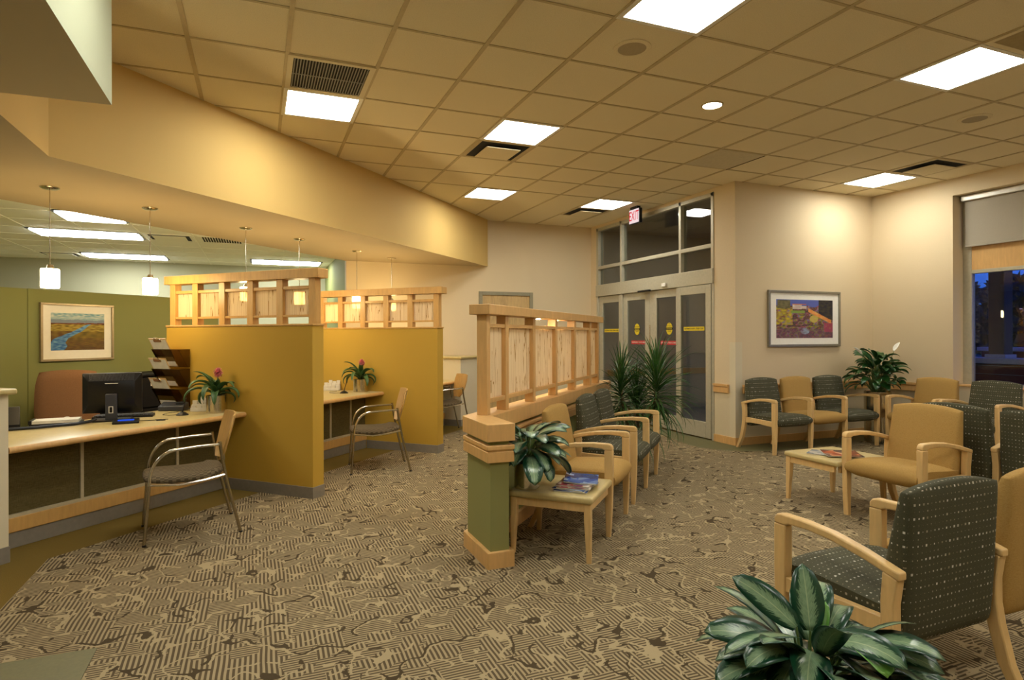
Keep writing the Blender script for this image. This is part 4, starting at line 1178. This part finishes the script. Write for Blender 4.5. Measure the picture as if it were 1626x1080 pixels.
# ------------------------------------------------------------------ tube-frame guest chairs
def guest_chair(label, front_l, rear_l, width_vec, zrot=None):
    pass
def guest(label, loc_, rot):
    """local: +y forward, x across; origin on the floor at the middle"""
    o = thing('guest_chair', label, 'chair', loc_, rot, 'tube frame guest chairs at the reception counters')
    for sgn in (-1, 1):
        x = sgn * 0.255
        # front leg rising into the curved armrest
        pts = [(x, 0.262, 0.0), (x, 0.247, 0.20), (x, 0.232, 0.40)]
        c = (0.08, 0.47)
        arc = []
        for k in range(0, 11):
            a = radians(0 + 90 * k / 10)
            arc.append((x, 0.065 + 0.165 * cos(a), 0.42 + 0.205 * sin(a)))
        MB().tube(pts, 0.011, 10).build('leg', M['tube'], o)
        MB().tube([(x, 0.232, 0.40)] + arc + [(x, -0.06, 0.635), (x, -0.20, 0.638)], 0.0105, 10).build('armrest', M['chrome'], o)
        MB().tube([(x, -0.195, 0.655), (x, -0.215, 0.52), (x, -0.245, 0.36), (x, -0.292, 0.16), (x, -0.33, 0.0)], 0.011, 10).build('leg', M['tube'], o)
        MB().tube([(x, 0.235, 0.405), (x * 0.98, 0.05, 0.385), (x * 0.98, -0.10, 0.40), (x, -0.232, 0.425)], 0.009, 8).build('seat_bar', M['chrome'], o)
        for yy, zz in ((0.262, 0.003), (-0.33, 0.003)):
            MB().lathe([(0.013, -0.003), (0.013, 0.012)], x, yy, zz, 12).build('foot_glide', M['blackp'], o)
    # seat
    def seatf(u, v):
        a = u * 2 * pi
        ca, sa = cos(a), sin(a)
        ex = 2 / 4.0
        x = 0.245 * math.copysign(abs(ca) ** ex, ca); y = 0.015 + 0.255 * math.copysign(abs(sa) ** ex, sa)
        prof = [(0.0, 0.398), (0.80, 0.396), (0.97, 0.408), (1.0, 0.424), (0.97, 0.440), (0.85, 0.452), (0.5, 0.454), (0.0, 0.450)]
        i = int(round(v * (len(prof) - 1))); r, z = prof[i]
        y2 = 0.015 + (y - 0.015) * max(r, 0.001)
        dip = -0.016 * max(0, 1 - abs((y2 - 0.02) / 0.24) ** 2) * (1 if i > 3 else 0.6) + (0.012 if y2 < -0.15 else 0)
        return (x * max(r, 0.001), y2, z + dip)
    m = MB(); m.grid(seatf, 40, 7, closed_u=True); m.build('seat', M['check'], o, angle=70)
    # wooden back, bent shell tapering downward
    def bk_(u, v, q):
        t = u * 2 - 1
        wv = 0.235 * (0.70 + 0.30 * min(1, v / 0.55)) * (1 - 0.10 * max(0, v - 0.8) / 0.2)
        if v < 0.18: wv *= 0.62 + 0.38 * (v / 0.18)
        z = 0.50 + 0.325 * v
        y = -0.205 - 0.085 * v - 0.035 * (1 - t * t) + 0.0
        z += 0.012 * (1 - t * t) * (1 if v > 0.5 else -1) * abs(v - 0.5)
        return (t * wv, y + q * 0.006, z)
    m = MB()
    m.grid(lambda u, v: bk_(u, v, 1), 14, 12); m.grid(lambda u, v: bk_(u, v, -1), 14, 12)
    be = [e_ for e_ in m.bm.edges if e_.is_boundary]
    bmesh.ops.bridge_loops(m.bm, edges=be)
    m.build('backrest', M['guestwood'], o, angle=60)
    return o
guest('tube frame guest chair at the nearest counter, by the monitor', ST(3.12, 3.80), pi / 2 + 0.14 + 0.02)
guest('tube frame guest chair between the two gold partitions', ST(5.355, 3.73), pi / 2 - 0.10)
guest('tube frame guest chair at the farthest counter, half hidden', (2.50, 8.51, 0), pi / 2 + 0.05)

# ------------------------------------------------------------------ plants
def strap_leaf(m, base, az, elev, L, Wd, droop, fold=0.25, nseg=8, roll=0.0, tipw=0.0, shape='oval', curl=0.0):
    d = Vector((cos(az) * cos(elev), sin(az) * cos(elev), sin(elev)))
    side = Vector((-sin(az), cos(az), 0)); 
    p = Vector(base); st = L / nseg
    rows = []
    ang = elev
    azz = az
    for i in range(nseg + 1):
        f = i / nseg
        d = Vector((cos(azz) * cos(ang), sin(azz) * cos(ang), sin(ang)))
        side = Vector((-sin(azz), cos(azz), 0))
        up = side.cross(d) * -1
        up = d.cross(side)
        if up.z < 0 and abs(ang) < pi / 2: up = -up
        sd = side * cos(roll) + up * sin(roll); upp = up * cos(roll) - side * sin(roll)
        if shape == 'oval':
            w_ = Wd * (sin(pi * min(1, f * 0.92 + 0.05)) ** 0.55) * (1.06 - 0.22 * f) * (1 if f < 0.999 else 0.02)
        elif shape == 'lance':
            w_ = Wd * (sin(pi * min(1, (f * 0.96 + 0.03)) ** 0.85) ** 0.85) * (1 if f < 0.999 else 0.02)
        else:
            w_ = Wd * min(1, 0.55 + f * 2.2) * (1 - f ** 3.0) ** 0.8
        row = []
        for j in (-1, -0.5, 0, 0.5, 1):
            h = fold * w_ * (abs(j) ** 1.3) - curl * w_ * (j * j) * abs(j)
            row.append(m.bm.verts.new(p + sd * (j * w_ * 0.5) + upp * h))
        rows.append((row, f))
        p = p + d * st
        ang -= droop / nseg * (0.4 + 1.2 * f)
    for (a, fa), (b_, fb) in zip(rows, rows[1:]):
        for j in range(4):
            v0, v1 = (j - 2) / 2, (j - 1) / 2
            m.face([a[j], a[j + 1], b_[j + 1], b_[j]], [(fa, v0), (fa, v1), (fb, v1), (fb, v0)])

def lim(p, az, L, walls, k=0.78):
    # shorten a leaf so that it stays on the free side of nearby walls; walls: (normal, distance from the pot axis)
    for (nx, ny), d in walls:
        c = cos(az) * nx + sin(az) * ny
        av = d - (p[0] * nx + p[1] * ny)
        if c > 0.05 and k * L * c > av: L = max(0.07, av / (k * c))
    return L

def agl_plant(name, label, loc_, pot, scale, seed, cam_leaves=None, nl=30, walls=(), dk=1.0, eo=0.0, wf=1.0):
    o = thing(name, label, 'plant', loc_)
    r, h = pot
    MB().lathe([(r * 0.97, 0.0), (r, 0.004), (r, h), (r * 0.95, h), (r * 0.94, h - 0.03)], seg=40, cap=False).build('pot', M['steel'], o)
    MB().lathe([(0.001, 0), (r * 0.97, 0), (r * 0.97, 0.003)], seg=40, cap=False).build('pot_base', M['steel'], o)
    MB().lathe([(0.001, h - 0.024), (r * 0.945, h - 0.024), (r * 0.945, h - 0.05)], seg=30, cap=False).build('soil', M['soil'], o)
    rr = random.Random(seed)
    m = MB(); st = MB()
    specs = []
    if cam_leaves: specs += cam_leaves
    for k in range(nl):
        az = k * 2.39996 + rr.uniform(-0.3, 0.3)
        lev = k / nl
        specs.append((az, eo + 0.9 - 1.0 * (1 - lev) + rr.uniform(-0.15, 0.15), rr.uniform(0.85, 1.05) * 0.215, rr.uniform(0.9, 1.1) * 0.085 * wf, dk * rr.uniform(0.9, 1.7), 0.02 + 0.13 * lev, rr.uniform(0.06, 0.13) * (0.6 + 0.6 * (1 - lev)), rr.uniform(-0.4, 0.4)))
    for (az, el, L, wd, dr_, hz, out, roll) in specs:
        L *= scale; wd *= scale
        L = lim((cos(az) * out * scale, sin(az) * out * scale), az, L, walls)
        base = Vector((cos(az) * 0.02, sin(az) * 0.02, h - 0.02))
        tip = Vector((cos(az) * out * scale, sin(az) * out * scale, h + hz * scale + 0.02))
        midp = (base + tip) / 2 + Vector((0, 0, 0.03 * scale))
        st.tube([base, midp, tip], [0.005 * scale, 0.004 * scale, 0.003 * scale], 6)
        strap_leaf(m, tip, az, el, L, wd, dr_, 0.10, 9, roll, curl=0.05)
    st.build('stems', M['stem'], o)
    m.build('foliage', M['agl'], o, angle=180, solid=0.0008)
    return o

# table plant beside the pier
agl_plant('potted_aglaonema', 'variegated plant in a brushed steel pot on the end table by the green pier', ST(3.69, 1.405, 0.407), (0.081, 0.165), 1.16, 11, nl=44, walls=[((-R2, R2), 0.225), ((-1, 0), 0.165), ((R2, -R2), 0.235)], dk=0.85, eo=-0.30, wf=1.25)
# foreground plant
FX, FY = 1.40, 1.225
yaw = -(pi / 2 - 1.1906)
def cleaf(px_az, el, L, wd, dr_, hz, out, roll=0.0):
    """azimuth given in degrees counter-clockwise from the room's right-hand (screen right) direction"""
    return (radians(px_az) + yaw, el, L, wd, dr_, hz, out, roll)
fl = [cleaf(80, 1.25, 0.175, 0.092, 0.35, 0.165, 0.02, 0.0), cleaf(148, 0.70, 0.20, 0.082, 0.5, 0.175, 0.04, -0.9), cleaf(178, 0.40, 0.21, 0.085, 0.7, 0.130, 0.09, -0.7),
      cleaf(195, 0.15, 0.20, 0.09, 0.9, 0.10, 0.11, -0.5), cleaf(210, -0.1, 0.20, 0.095, 0.9, 0.05, 0.14, -0.4), cleaf(240, 0.35, 0.20, 0.10, 1.3, 0.14, 0.05, -0.2),
      cleaf(300, 0.45, 0.22, 0.09, 1.1, 0.16, 0.03, 0.5), cleaf(330, 0.3, 0.24, 0.085, 1.0, 0.14, 0.06, 0.6), cleaf(345, 0.05, 0.26, 0.095, 0.8, 0.075, 0.12, 0.6),
      cleaf(320, 0.0, 0.23, 0.11, 1.5, 0.08, 0.09, 0.3), cleaf(285, 0.1, 0.23, 0.11, 1.7, 0.09, 0.08, 0.0), cleaf(255, -0.1, 0.23, 0.10, 1.5, 0.06, 0.10, -0.2), cleaf(25, 0.5, 0.18, 0.08, 0.9, 0.10, 0.05, 0.4)]
r2_ = random.Random(77)
for a_ in range(188, 372, 12):
    fl.append(cleaf(a_ + r2_.uniform(-6, 6), r2_.uniform(-0.2, 0.45), r2_.uniform(0.20, 0.25), r2_.uniform(0.085, 0.11), r2_.uniform(0.9, 1.7), r2_.uniform(0.07, 0.17), r2_.uniform(0.05, 0.11), r2_.uniform(-0.4, 0.4)))
fp = agl_plant('potted_aglaonema', 'variegated plant in the right foreground in front of the dotted chair', (FX, FY, 0.004), (0.14, 0.385), 1.0, 23, fl, nl=30)
m = MB(); strap_leaf(m, (0.06, 0.03, 0.545), yaw + radians(40), 1.2, 0.09, 0.05, 0.3, 0.2, 8); strap_leaf(m, (0.03, -0.12, 0.575), yaw + radians(275), 0.2, 0.10, 0.075, 1.2, 0.2, 8)
m.build('young_leaves', M['young'], fp, angle=180, solid=0.0008)['label'] = 'bright green young leaves'

# peace lily in the corner
pl_ = thing('peace_lily', 'peace lily with white blooms in a tall grey planter in the corner', 'plant', (7.43, 5.50, 0.004))
MB().lathe([(0.13, 0.0), (0.150, 0.01), (0.155, 0.655), (0.145, 0.66), (0.14, 0.62)], seg=40, cap=False).build('planter', M['steel'], pl_)
MB().lathe([(0.001, 0.63), (0.145, 0.63), (0.145, 0.60)], seg=30, cap=False).build('soil', M['soil'], pl_)
m = MB(); st = MB(); rr = random.Random(5)
for k in range(90):
    az = k * 2.39996 + rr.uniform(-.2, .2); lev = k / 90
    out = rr.uniform(0.05, 0.25) * (1.15 - 0.6 * lev); hz = 0.68 + 0.06 + 0.36 * lev * rr.uniform(0.7, 1.05)
    base = Vector((cos(az) * 0.05, sin(az) * 0.05, 0.63)); tip = Vector((cos(az) * out, sin(az) * out, hz))
    st.tube([base, (base + tip) / 2 + Vector((0, 0, 0.04)), tip], 0.0035, 5)
    strap_leaf(m, tip, az, 0.75 * lev + rr.uniform(-0.2, 0.35), lim((tip.x, tip.y), az, rr.uniform(0.20, 0.29), [((0, -1), 0.235), ((0, 1), 0.47), ((1, 0), 0.54)], 0.9), rr.uniform(0.075, 0.105), rr.uniform(1.1, 2.1), 0.15, 8, rr.uniform(-0.6, 0.6), shape='lance')
st.build('stems', M['stem'], pl_)
m.build('foliage', M['lily'], pl_, angle=180, solid=0.0008)
def lilyflower(dx, dz, az, el):
    q = Vector((cos(yaw) * dx, sin(yaw) * dx, 0))
    MB().tube([(0, 0, 0.65), q * 0.5 + Vector((0, 0, 0.9)), q + Vector((0, 0, dz))], 0.004, 6).build('flower_stalk', M['stem'], pl_)
    m = MB(); strap_leaf(m, q + Vector((0, 0, dz)), az, el, 0.15, 0.055, 0.15, 0.35, 8, 0.4, shape='lance')
    f = m.build('flower', M['spathe'], pl_, angle=180, solid=0.001)
    f['label'] = 'white spathe bloom'
lilyflower(-0.20, 1.12, yaw + pi - 0.2, 0.85)
lilyflower(0.21, 1.17, yaw + 0.2, 0.95)

# dracaena by the doors
dc_ = thing('dracaena', 'tall spiky dracaena with two heads in a grey pot before the glass doors', 'plant', (3.82, 5.58, 0.004))
MB().lathe([(0.125, 0.0), (0.135, 0.006), (0.14, 0.30), (0.13, 0.305), (0.125, 0.27)], seg=40, cap=False).build('pot', M['steel'], dc_)
MB().lathe([(0.001, 0.28), (0.13, 0.28), (0.13, 0.25)], seg=30, cap=False).build('soil', M['soil'], dc_)
m = MB(); cn = MB(); rr = random.Random(9)
def scr_off(dx, dd): return Vector((cos(yaw) * dx - sin(yaw) * dd, sin(yaw) * dx + cos(yaw) * dd, 0))
for (dx, dd, hz, n_) in ((-0.17, 0.05, 0.88, 170), (0.20, -0.02, 0.94, 180), (0.02, 0.10, 0.70, 90)):
    top = scr_off(dx, dd) + Vector((0, 0, hz))
    b_ = scr_off(dx * 0.35, dd * 0.4) + Vector((0, 0, 0.27))
    cn.tube([b_, (b_ + top) / 2 + scr_off(dx * 0.2, 0), top], [0.020, 0.016, 0.012], 8)
    for k in range(n_):
        az = k * 2.39996; lev = k / n_
        strap_leaf(m, top + Vector((0, 0, -0.34 * (1 - lev))), az, -0.5 + 1.95 * lev + rr.uniform(-0.25, 0.25), lim((top.x, top.y), az, rr.uniform(0.40, 0.60), [((-R2, R2), 0.36)], 0.9), rr.uniform(0.013, 0.022), rr.uniform(0.5, 1.9) * (1.15 - 0.55 * lev), 0.3, 8, 0, shape='strap')
for (dx, dd) in ((0.05, 0.02), (-0.06, 0.03), (0.09, -0.02), (-0.03, -0.04)):
    cn.tube([scr_off(dx * 0.8, dd) + Vector((0, 0, 0.27)), scr_off(dx * 1.5, dd) + Vector((0, 0, 0.62))], [0.013, 0.010], 8)
cn.build('canes', M['cane'], dc_)
m.build('foliage', M['drac'], dc_, angle=180, solid=0.0006)

# bromeliads
def bromeliad(label, loc_, seed, walls=()):
    o = thing('bromeliad', label, 'plant', loc_, 0, 'pink bromeliads in steel pots on the counters')
    r, h = 0.088, 0.155
    MB().lathe([(r * 0.97, 0.0), (r, 0.003), (r, h), (r * 0.95, h), (r * 0.94, h - 0.03)], seg=40, cap=False).build('pot', M['steel'], o)
    MB().lathe([(0.001, h - 0.02), (r * 0.945, h - 0.02), (r * 0.945, h - 0.05)], seg=30, cap=False).build('soil', M['soil'], o)
    rr = random.Random(seed); m = MB()
    for k in range(18):
        az = k * 2.39996 + rr.uniform(-0.25, 0.25)
        lev = k / 18
        strap_leaf(m, (cos(az) * 0.02, sin(az) * 0.02, h - 0.01 + 0.05 * lev), az, 0.55 + 0.75 * lev, lim((cos(az) * 0.02, sin(az) * 0.02), az, rr.uniform(0.26, 0.38) * (1 - 0.25 * lev), walls), rr.uniform(0.056, 0.072), rr.uniform(2.1, 3.5) * (1.12 - 0.5 * lev), 0.30, 12, 0, shape='strap')
    m.build('foliage', M['brom'], o, angle=180, solid=0.001)
    MB().tube([(0, 0, h), (0.012, 0.0, h + 0.20)], 0.007, 8).build('flower_stalk', M['stem'], o)
    m = MB()
    for k in range(64):
        az = k * 2.39996; lev = k / 64
        strap_leaf(m, (0.012, 0, h + 0.195 + 0.012 * lev), az, -1.0 + 2.35 * lev, rr.uniform(0.038, 0.052), 0.020, 0.2, 0.2, 4, 0, shape='lance')
    f = m.build('flower', M['pink'], o, angle=180, solid=0.0008); f['label'] = 'spiky pink flower head'
    return o
bromeliad('pink bromeliad in a steel pot on the nearest counter', ST(4.015, 4.50, 0.708), 3, [((R2, R2), 0.105)])
bromeliad('pink bromeliad in a steel pot on the counter between the partitions', ST(6.175, 4.52, 0.708), 8, [((R2, R2), 0.112)])

# ------------------------------------------------------------------ things on the counters
def mic(label, loc_, rot):
    o = thing('desk_microphone', label, 'microphone', loc_, rot, 'small gooseneck microphones on the counters')
    MB().lathe([(0.050, 0.0), (0.050, 0.006), (0.030, 0.022), (0.012, 0.030)], seg=20).build('base', M['blackp'], o)
    MB().tube([(0, 0, 0.025), (0.012, 0, 0.07), (0.035, 0, 0.15)], [0.006, 0.0045, 0.0045], 8).build('gooseneck', M['blackp'], o)
    pts = [(-0.04, 0, 0.004), (-0.10, -0.03, 0.004), (-0.17, 0.0, 0.004), (-0.20, 0.10, 0.004), (-0.14, 0.20, 0.004)]
    MB().tube(pts, 0.0022, 6).build('cable', M['blackp'], o)
mic('small black microphone on the nearest counter in front of the card terminal', ST(3.76, 4.62, 0.708), -0.38)
mic('small black microphone on the counter between the partitions', ST(5.94, 4.59, 0.708), -0.38)

tm = thing('card_terminal', 'dark grey card terminal lying at the foot of the gold partition', 'card terminal', ST(3.97, 4.99, 0.708), yaw + 0.05)
MB().slab([(-0.06, 0), (0.06, 0), (0.06, 0.065), (0.04, 0.078), (-0.06, 0.045)], -0.115, 0.115).build('body', M['darkgrey'], tm, bevel=0.010, bseg=3)
B(0.03, 0.09, -0.03, 0.03, 0.058, 0.073).build('display', M['blackp'], tm, bevel=0.003)
MB().tube([(0.125, 0, 0.02), (0.17, -0.01, 0.012), (0.20, 0.02, 0.006), (0.19, 0.06, 0.005)], 0.004, 6).build('cable', M['blackp'], tm)

def card_holder(label, loc_, rot):
    o = thing('card_holder', label, 'card holder', loc_, rot, 'business card holders on the counters')
    m = MB()
    for i in range(3): m.box(-0.10, 0.10, -0.05 + i * 0.035, -0.046 + i * 0.035, 0, 0.035 + i * 0.028)
    m.box(-0.10, 0.10, -0.05, 0.05, 0, 0.005)
    m.build('rack', M['white'], o, bevel=0.001)
    rr = random.Random(4)
    for i in range(3):
        for j in range(4):
            x = -0.074 + j * 0.049
            if rr.random() < 0.9:
                q = rr.uniform(-0.006, 0.016)
                B(x - 0.021, x + 0.021, -0.044 + i * 0.035, -0.024 + i * 0.035, 0.006, 0.058 + i * 0.028 + q).build('card_stack', M['paper'], o, smooth=False)
card_holder('tiered white card holder behind the bromeliad on the nearest counter', ST(4.05, 4.70, 0.708), yaw + 0.1)
card_holder('tiered white card holder on the counter between the partitions', ST(6.22, 4.99, 0.708), yaw + 0.05)

# wall file rack and clipboards on the first partition's left end
rk = thing('file_rack', 'smoked acrylic three-pocket file rack on the gold partition', 'file rack', ST(4.133, 4.97, 0.73), A45)
ck = []
for k in range(3):
    z = 0.0 + k * 0.185
    m = MB()
    # pocket: x negative = out from wall, y along the wall
    ya, yb = 0.0, 0.36
    fr_ = [(-0.03, z + 0.0), (-0.13, z + 0.185)]
    def quad(a, b_, c, d, th=0.003):
        m.face([m.bm.verts.new(p) for p in (a, b_, c, d)])
    quad((-0.03, ya, z), (-0.03, yb, z), (-0.13, yb, z + 0.17), (-0.13, ya, z + 0.17))
    quad((-0.004, ya, z), (-0.004, yb, z), (-0.03, yb, z), (-0.03, ya, z))
    quad((-0.004, ya, z), (-0.03, ya, z), (-0.13, ya, z + 0.17), (-0.004, ya, z + 0.17))
    quad((-0.004, yb, z), (-0.03, yb, z), (-0.13, yb, z + 0.17), (-0.004, yb, z + 0.17))
    m.build('pocket', M['smoke'], rk, smooth=False, solid=0.003)
    c = thing('clipboard', ['clipboard in the bottom pocket of the smoked file rack', 'clipboard in the middle pocket of the smoked file rack', 'clipboard in the top pocket of the smoked file rack'][k], 'clipboard', ST(4.133 - 0.034, 4.97 + 0.23, 0.73 + z + 0.006), A45, 'clipboards in the smoked file rack')
    tilt = Matrix.Rotation(radians(-27), 4, 'Y')
    def tl(mb):
        bmesh.ops.transform(mb.bm, matrix=tilt, verts=mb.bm.verts); return mb
    tl(B(-0.003, 0.0, -0.115, 0.115, 0.0, 0.30)).build('board', M['chairwood'], c, smooth=False)
    tl(B(-0.0045, -0.0032, -0.105, 0.105, 0.005, 0.285)).build('paper', M['paper'], c, smooth=False)
    tl(B(-0.012, -0.0046, -0.05, 0.05, 0.265, 0.295)).build('clip', M['chrome'], c, bevel=0.003)
    m = MB(); m.tube([(-0.010, -0.03, 0.293), (-0.016, -0.015, 0.315), (-0.016, 0.015, 0.315), (-0.010, 0.03, 0.293)], 0.004, 6); tl(m).build('clip_lever', M['chrome'], c)

# monitor
mo = thing('monitor', 'black flat monitor seen from behind on the nearest counter', 'monitor', (-1.10, 5.79, 0.708), 0.02)   # screen faces +y
def frus():
    m = MB()
    w_, z0, z1 = 0.208, 0.062, 0.385
    a = [m.bm.verts.new(p) for p in ((-w_, 0.03, z0), (w_, 0.03, z0), (w_, 0.03, z1), (-w_, 0.03, z1))]
    b_ = [m.bm.verts.new(p) for p in ((-w_, 0.0, z0), (w_, 0.0, z0), (w_, 0.0, z1), (-w_, 0.0, z1))]
    c = [m.bm.verts.new(p) for p in ((-w_ + 0.045, -0.045, z0 + 0.07), (w_ - 0.045, -0.045, z0 + 0.07), (w_ - 0.045, -0.045, z1 - 0.065), (-w_ + 0.045, -0.045, z1 - 0.065))]
    m.face(a[::-1])
    for p, q in ((a, b_), (b_, c)):
        for k in range(4): m.face([p[k], p[(k + 1) % 4], q[(k + 1) % 4], q[k]])
    m.face(c)
    return m
tiltm = Matrix.Translation((0, 0, 0.0)) @ Matrix.Rotation(radians(0), 4, 'X')
frus().build('back_shell', M['blackp'], mo, bevel=0.004)
B(-0.20, 0.20, 0.030, 0.033, 0.07, 0.378).build('screen', M['darkgrey'], mo, smooth=False)
m = MB()
for k in range(40):
    x = -0.155 + k * 0.0079
    m.slab([(-0.004, 0.377), (-0.041, 0.325), (-0.044, 0.325), (-0.007, 0.379)], x - 0.0015, x + 0.0015)
m.build('vent_ribs', M['darkgrey'], mo, smooth=False)
B(-0.045, 0.045, -0.0465, -0.0455, 0.300, 0.306).build('badge', M['white'], mo, smooth=False)
MB().slab([(-0.044, 0.22), (-0.066, 0.22), (-0.072, 0.20), (-0.072, 0.0), (-0.03, 0.0)], -0.04, 0.04).build('stand_neck', M['darkgrey'], mo, bevel=0.006)
m = MB(); m.box(-0.016, 0.016, -0.0735, -0.072, 0.065, 0.12); m.build('cable_slot', M['white'], mo, smooth=False)
B(-0.010, 0.010, -0.0745, -0.0730, 0.07, 0.115).build('slot_hole', M['dark'], mo, smooth=False)
B(-0.13, 0.13, -0.11, 0.09, 0.0, 0.012).build('base', M['blackp'], mo, bevel=0.005)
kb = thing('keyboard', 'black keyboard lying behind the monitor on the nearest counter', 'keyboard', (-1.05, 5.97, 0.708), 0.03)
B(-0.22, 0.22, -0.075, 0.075, 0.0, 0.02).build('body', M['blackp'], kb, bevel=0.004)
m = MB()
for i in range(14):
    for j in range(5): m.box(-0.205 + i * 0.0295, -0.180 + i * 0.0295, -0.065 + j * 0.026, -0.043 + j * 0.026, 0.02, 0.027)
m.build('keys', M['darkgrey'], kb, smooth=False)
sg = thing('signature_pad', 'black signature pad with a blue screen at the front of the counter', 'signature pad', (-0.965, 5.555, 0.708), 0.12)
MB().slab([(-0.06, 0), (0.06, 0), (0.06, 0.03), (-0.06, 0.018)], -0.09, 0.09).build('body', M['blackp'], sg, bevel=0.004)
B(-0.055, 0.055, -0.022, 0.028, 0.0215, 0.0265).build('screen', M['screenblue'], sg, smooth=False)
MB().tube([(0.09, 0.02, 0.01), (0.14, 0.06, 0.004), (0.24, 0.05, 0.004), (0.27, 0.01, 0.004), (0.21, -0.01, 0.006), (0.20, 0.03, 0.009), (0.29, 0.06, 0.004)], 0.003, 6).build('cable', M['blackp'], sg)
tr = thing('document_tray', 'flat black tray with a white front on the counter left of the monitor', 'tray', (-1.46, 5.70, 0.708), 0.10)
B(-0.165, 0.165, -0.05, 0.13, 0.0, 0.014).build('tray_body', M['blackp'], tr, bevel=0.003)
B(-0.145, 0.15, -0.056, 0.12, 0.014, 0.036).build('paper_stack', M['white'], tr, smooth=False)
B(-0.168, -0.145, -0.056, 0.12, 0.012, 0.040).build('end_clip', M['blackp'], tr, bevel=0.002)
ms = thing('mouse', 'small white computer mouse behind the document tray', 'mouse', (-1.44, 5.90, 0.708), 0.3)
MB().lathe([(0.028, 0), (0.032, 0.008), (0.028, 0.022), (0.014, 0.032), (0.001, 0.034)], seg=20).build('shell', M['white'], ms)
cb_ = MB(); cb_.tube([(-1.70, 5.39, 0.722), (-1.52, 5.44, 0.722), (-1.30, 5.54, 0.722), (-1.22, 5.64, 0.725), (-1.19, 5.665, 0.74)], 0.012, 8)
tag(cb_.build('cable_bundle', M['blackp']), 'thick black cable bundle running along the counter to the monitor', 'cable')
ph = thing('desk_phone', 'black desk phone at the left end of the nearest counter', 'phone', (-1.755, 5.60, 0.708), 0.3)
MB().slab([(-0.09, 0), (0.10, 0), (0.10, 0.13), (0.075, 0.15), (0.04, 0.15), (-0.09, 0.03)], -0.09, 0.09).build('body', M['blackp'], ph, bevel=0.006)
MB().slab([(-0.07, 0.055), (0.085, 0.145), (0.07, 0.165), (-0.085, 0.075)], -0.09, -0.035).build('handset', M['darkgrey'], ph, bevel=0.010, bseg=3)

# office chair and cabinet
oc = thing('office_chair', 'brown upholstered office chair behind the monitor', 'chair', (-1.62, 6.55, 0), 0.12)
def ocb(u, v, q):
    t = u * 2 - 1
    w_ = 0.255 * (1 - 0.14 * (abs(2 * v - 1) ** 3))
    return (t * w_, 0.22 + 0.05 * v - 0.04 * (1 - t * t) + q * 0.035 * (1 - abs(t) ** 6) ** 0.5 * (1 - abs(2 * v - 1) ** 8) ** 0.5, 0.50 + 0.56 * v + 0.022 * (1 - t * t) * v)
m = MB(); m.grid(lambda u, v: ocb(u, v, 1), 14, 14); m.grid(lambda u, v: ocb(u, v, -1), 14, 14)
bmesh.ops.remove_doubles(m.bm, verts=m.bm.verts, dist=1e-5)
m.build('backrest', M['brownfab'], oc, angle=80)
MB().prism([(-0.24, -0.24), (0.24, -0.24), (0.25, 0.2), (-0.25, 0.2)], 0.42, 0.50).build('seat', M['brownfab'], oc, bevel=0.03, bseg=4)
MB().tube([(0, 0.16, 0.43), (0, 0.27, 0.44), (0, 0.29, 0.60)], 0.018, 8).build('back_bracket', M['blackp'], oc)
MB().tube([(0, 0, 0.08), (0, 0, 0.43)], 0.028, 12).build('column', M['blackp'], oc)
for k in range(5):
    a = 2 * pi * k / 5
    MB().tube([(0, 0, 0.10), (0.29 * cos(a), 0.29 * sin(a), 0.062)], [0.025, 0.016], 8).build('base_arm', M['blackp'], oc)
    MB().tube([(0.29 * cos(a) - 0.02 * sin(a), 0.29 * sin(a) + 0.02 * cos(a), 0.03), (0.29 * cos(a) + 0.02 * sin(a), 0.29 * sin(a) - 0.02 * cos(a), 0.03)], 0.03, 12).build('caster', M['blackp'], oc)
fc = thing('filing_cabinet', 'black lateral filing cabinet against the green wall', 'cabinet', ST(3.95, 5.75), A45)
B(0, 0.9, 0.02, 0.55, 0, 0.985).build('body', M['cabinet'], fc, bevel=0.004)
B(-0.01, 0.91, -0.005, 0.56, 0.985, 1.005).build('top', M['cabinet'], fc, bevel=0.003)
for k in range(3):
    d_ = B(0.02, 0.88, 0.0, 0.02, 0.04 + k * 0.315, 0.34 + k * 0.315).build('drawer', M['cabinet'], fc, bevel=0.003)
    B(0.36, 0.50, -0.004, 0.0, 0.255 + k * 0.315, 0.29 + k * 0.315).build('label_holder', M['paper'], d_, smooth=False)
    B(0.53, 0.66, -0.02, 0.0, 0.255 + k * 0.315, 0.27 + k * 0.315).build('handle', M['darkgrey'], d_, bevel=0.003)
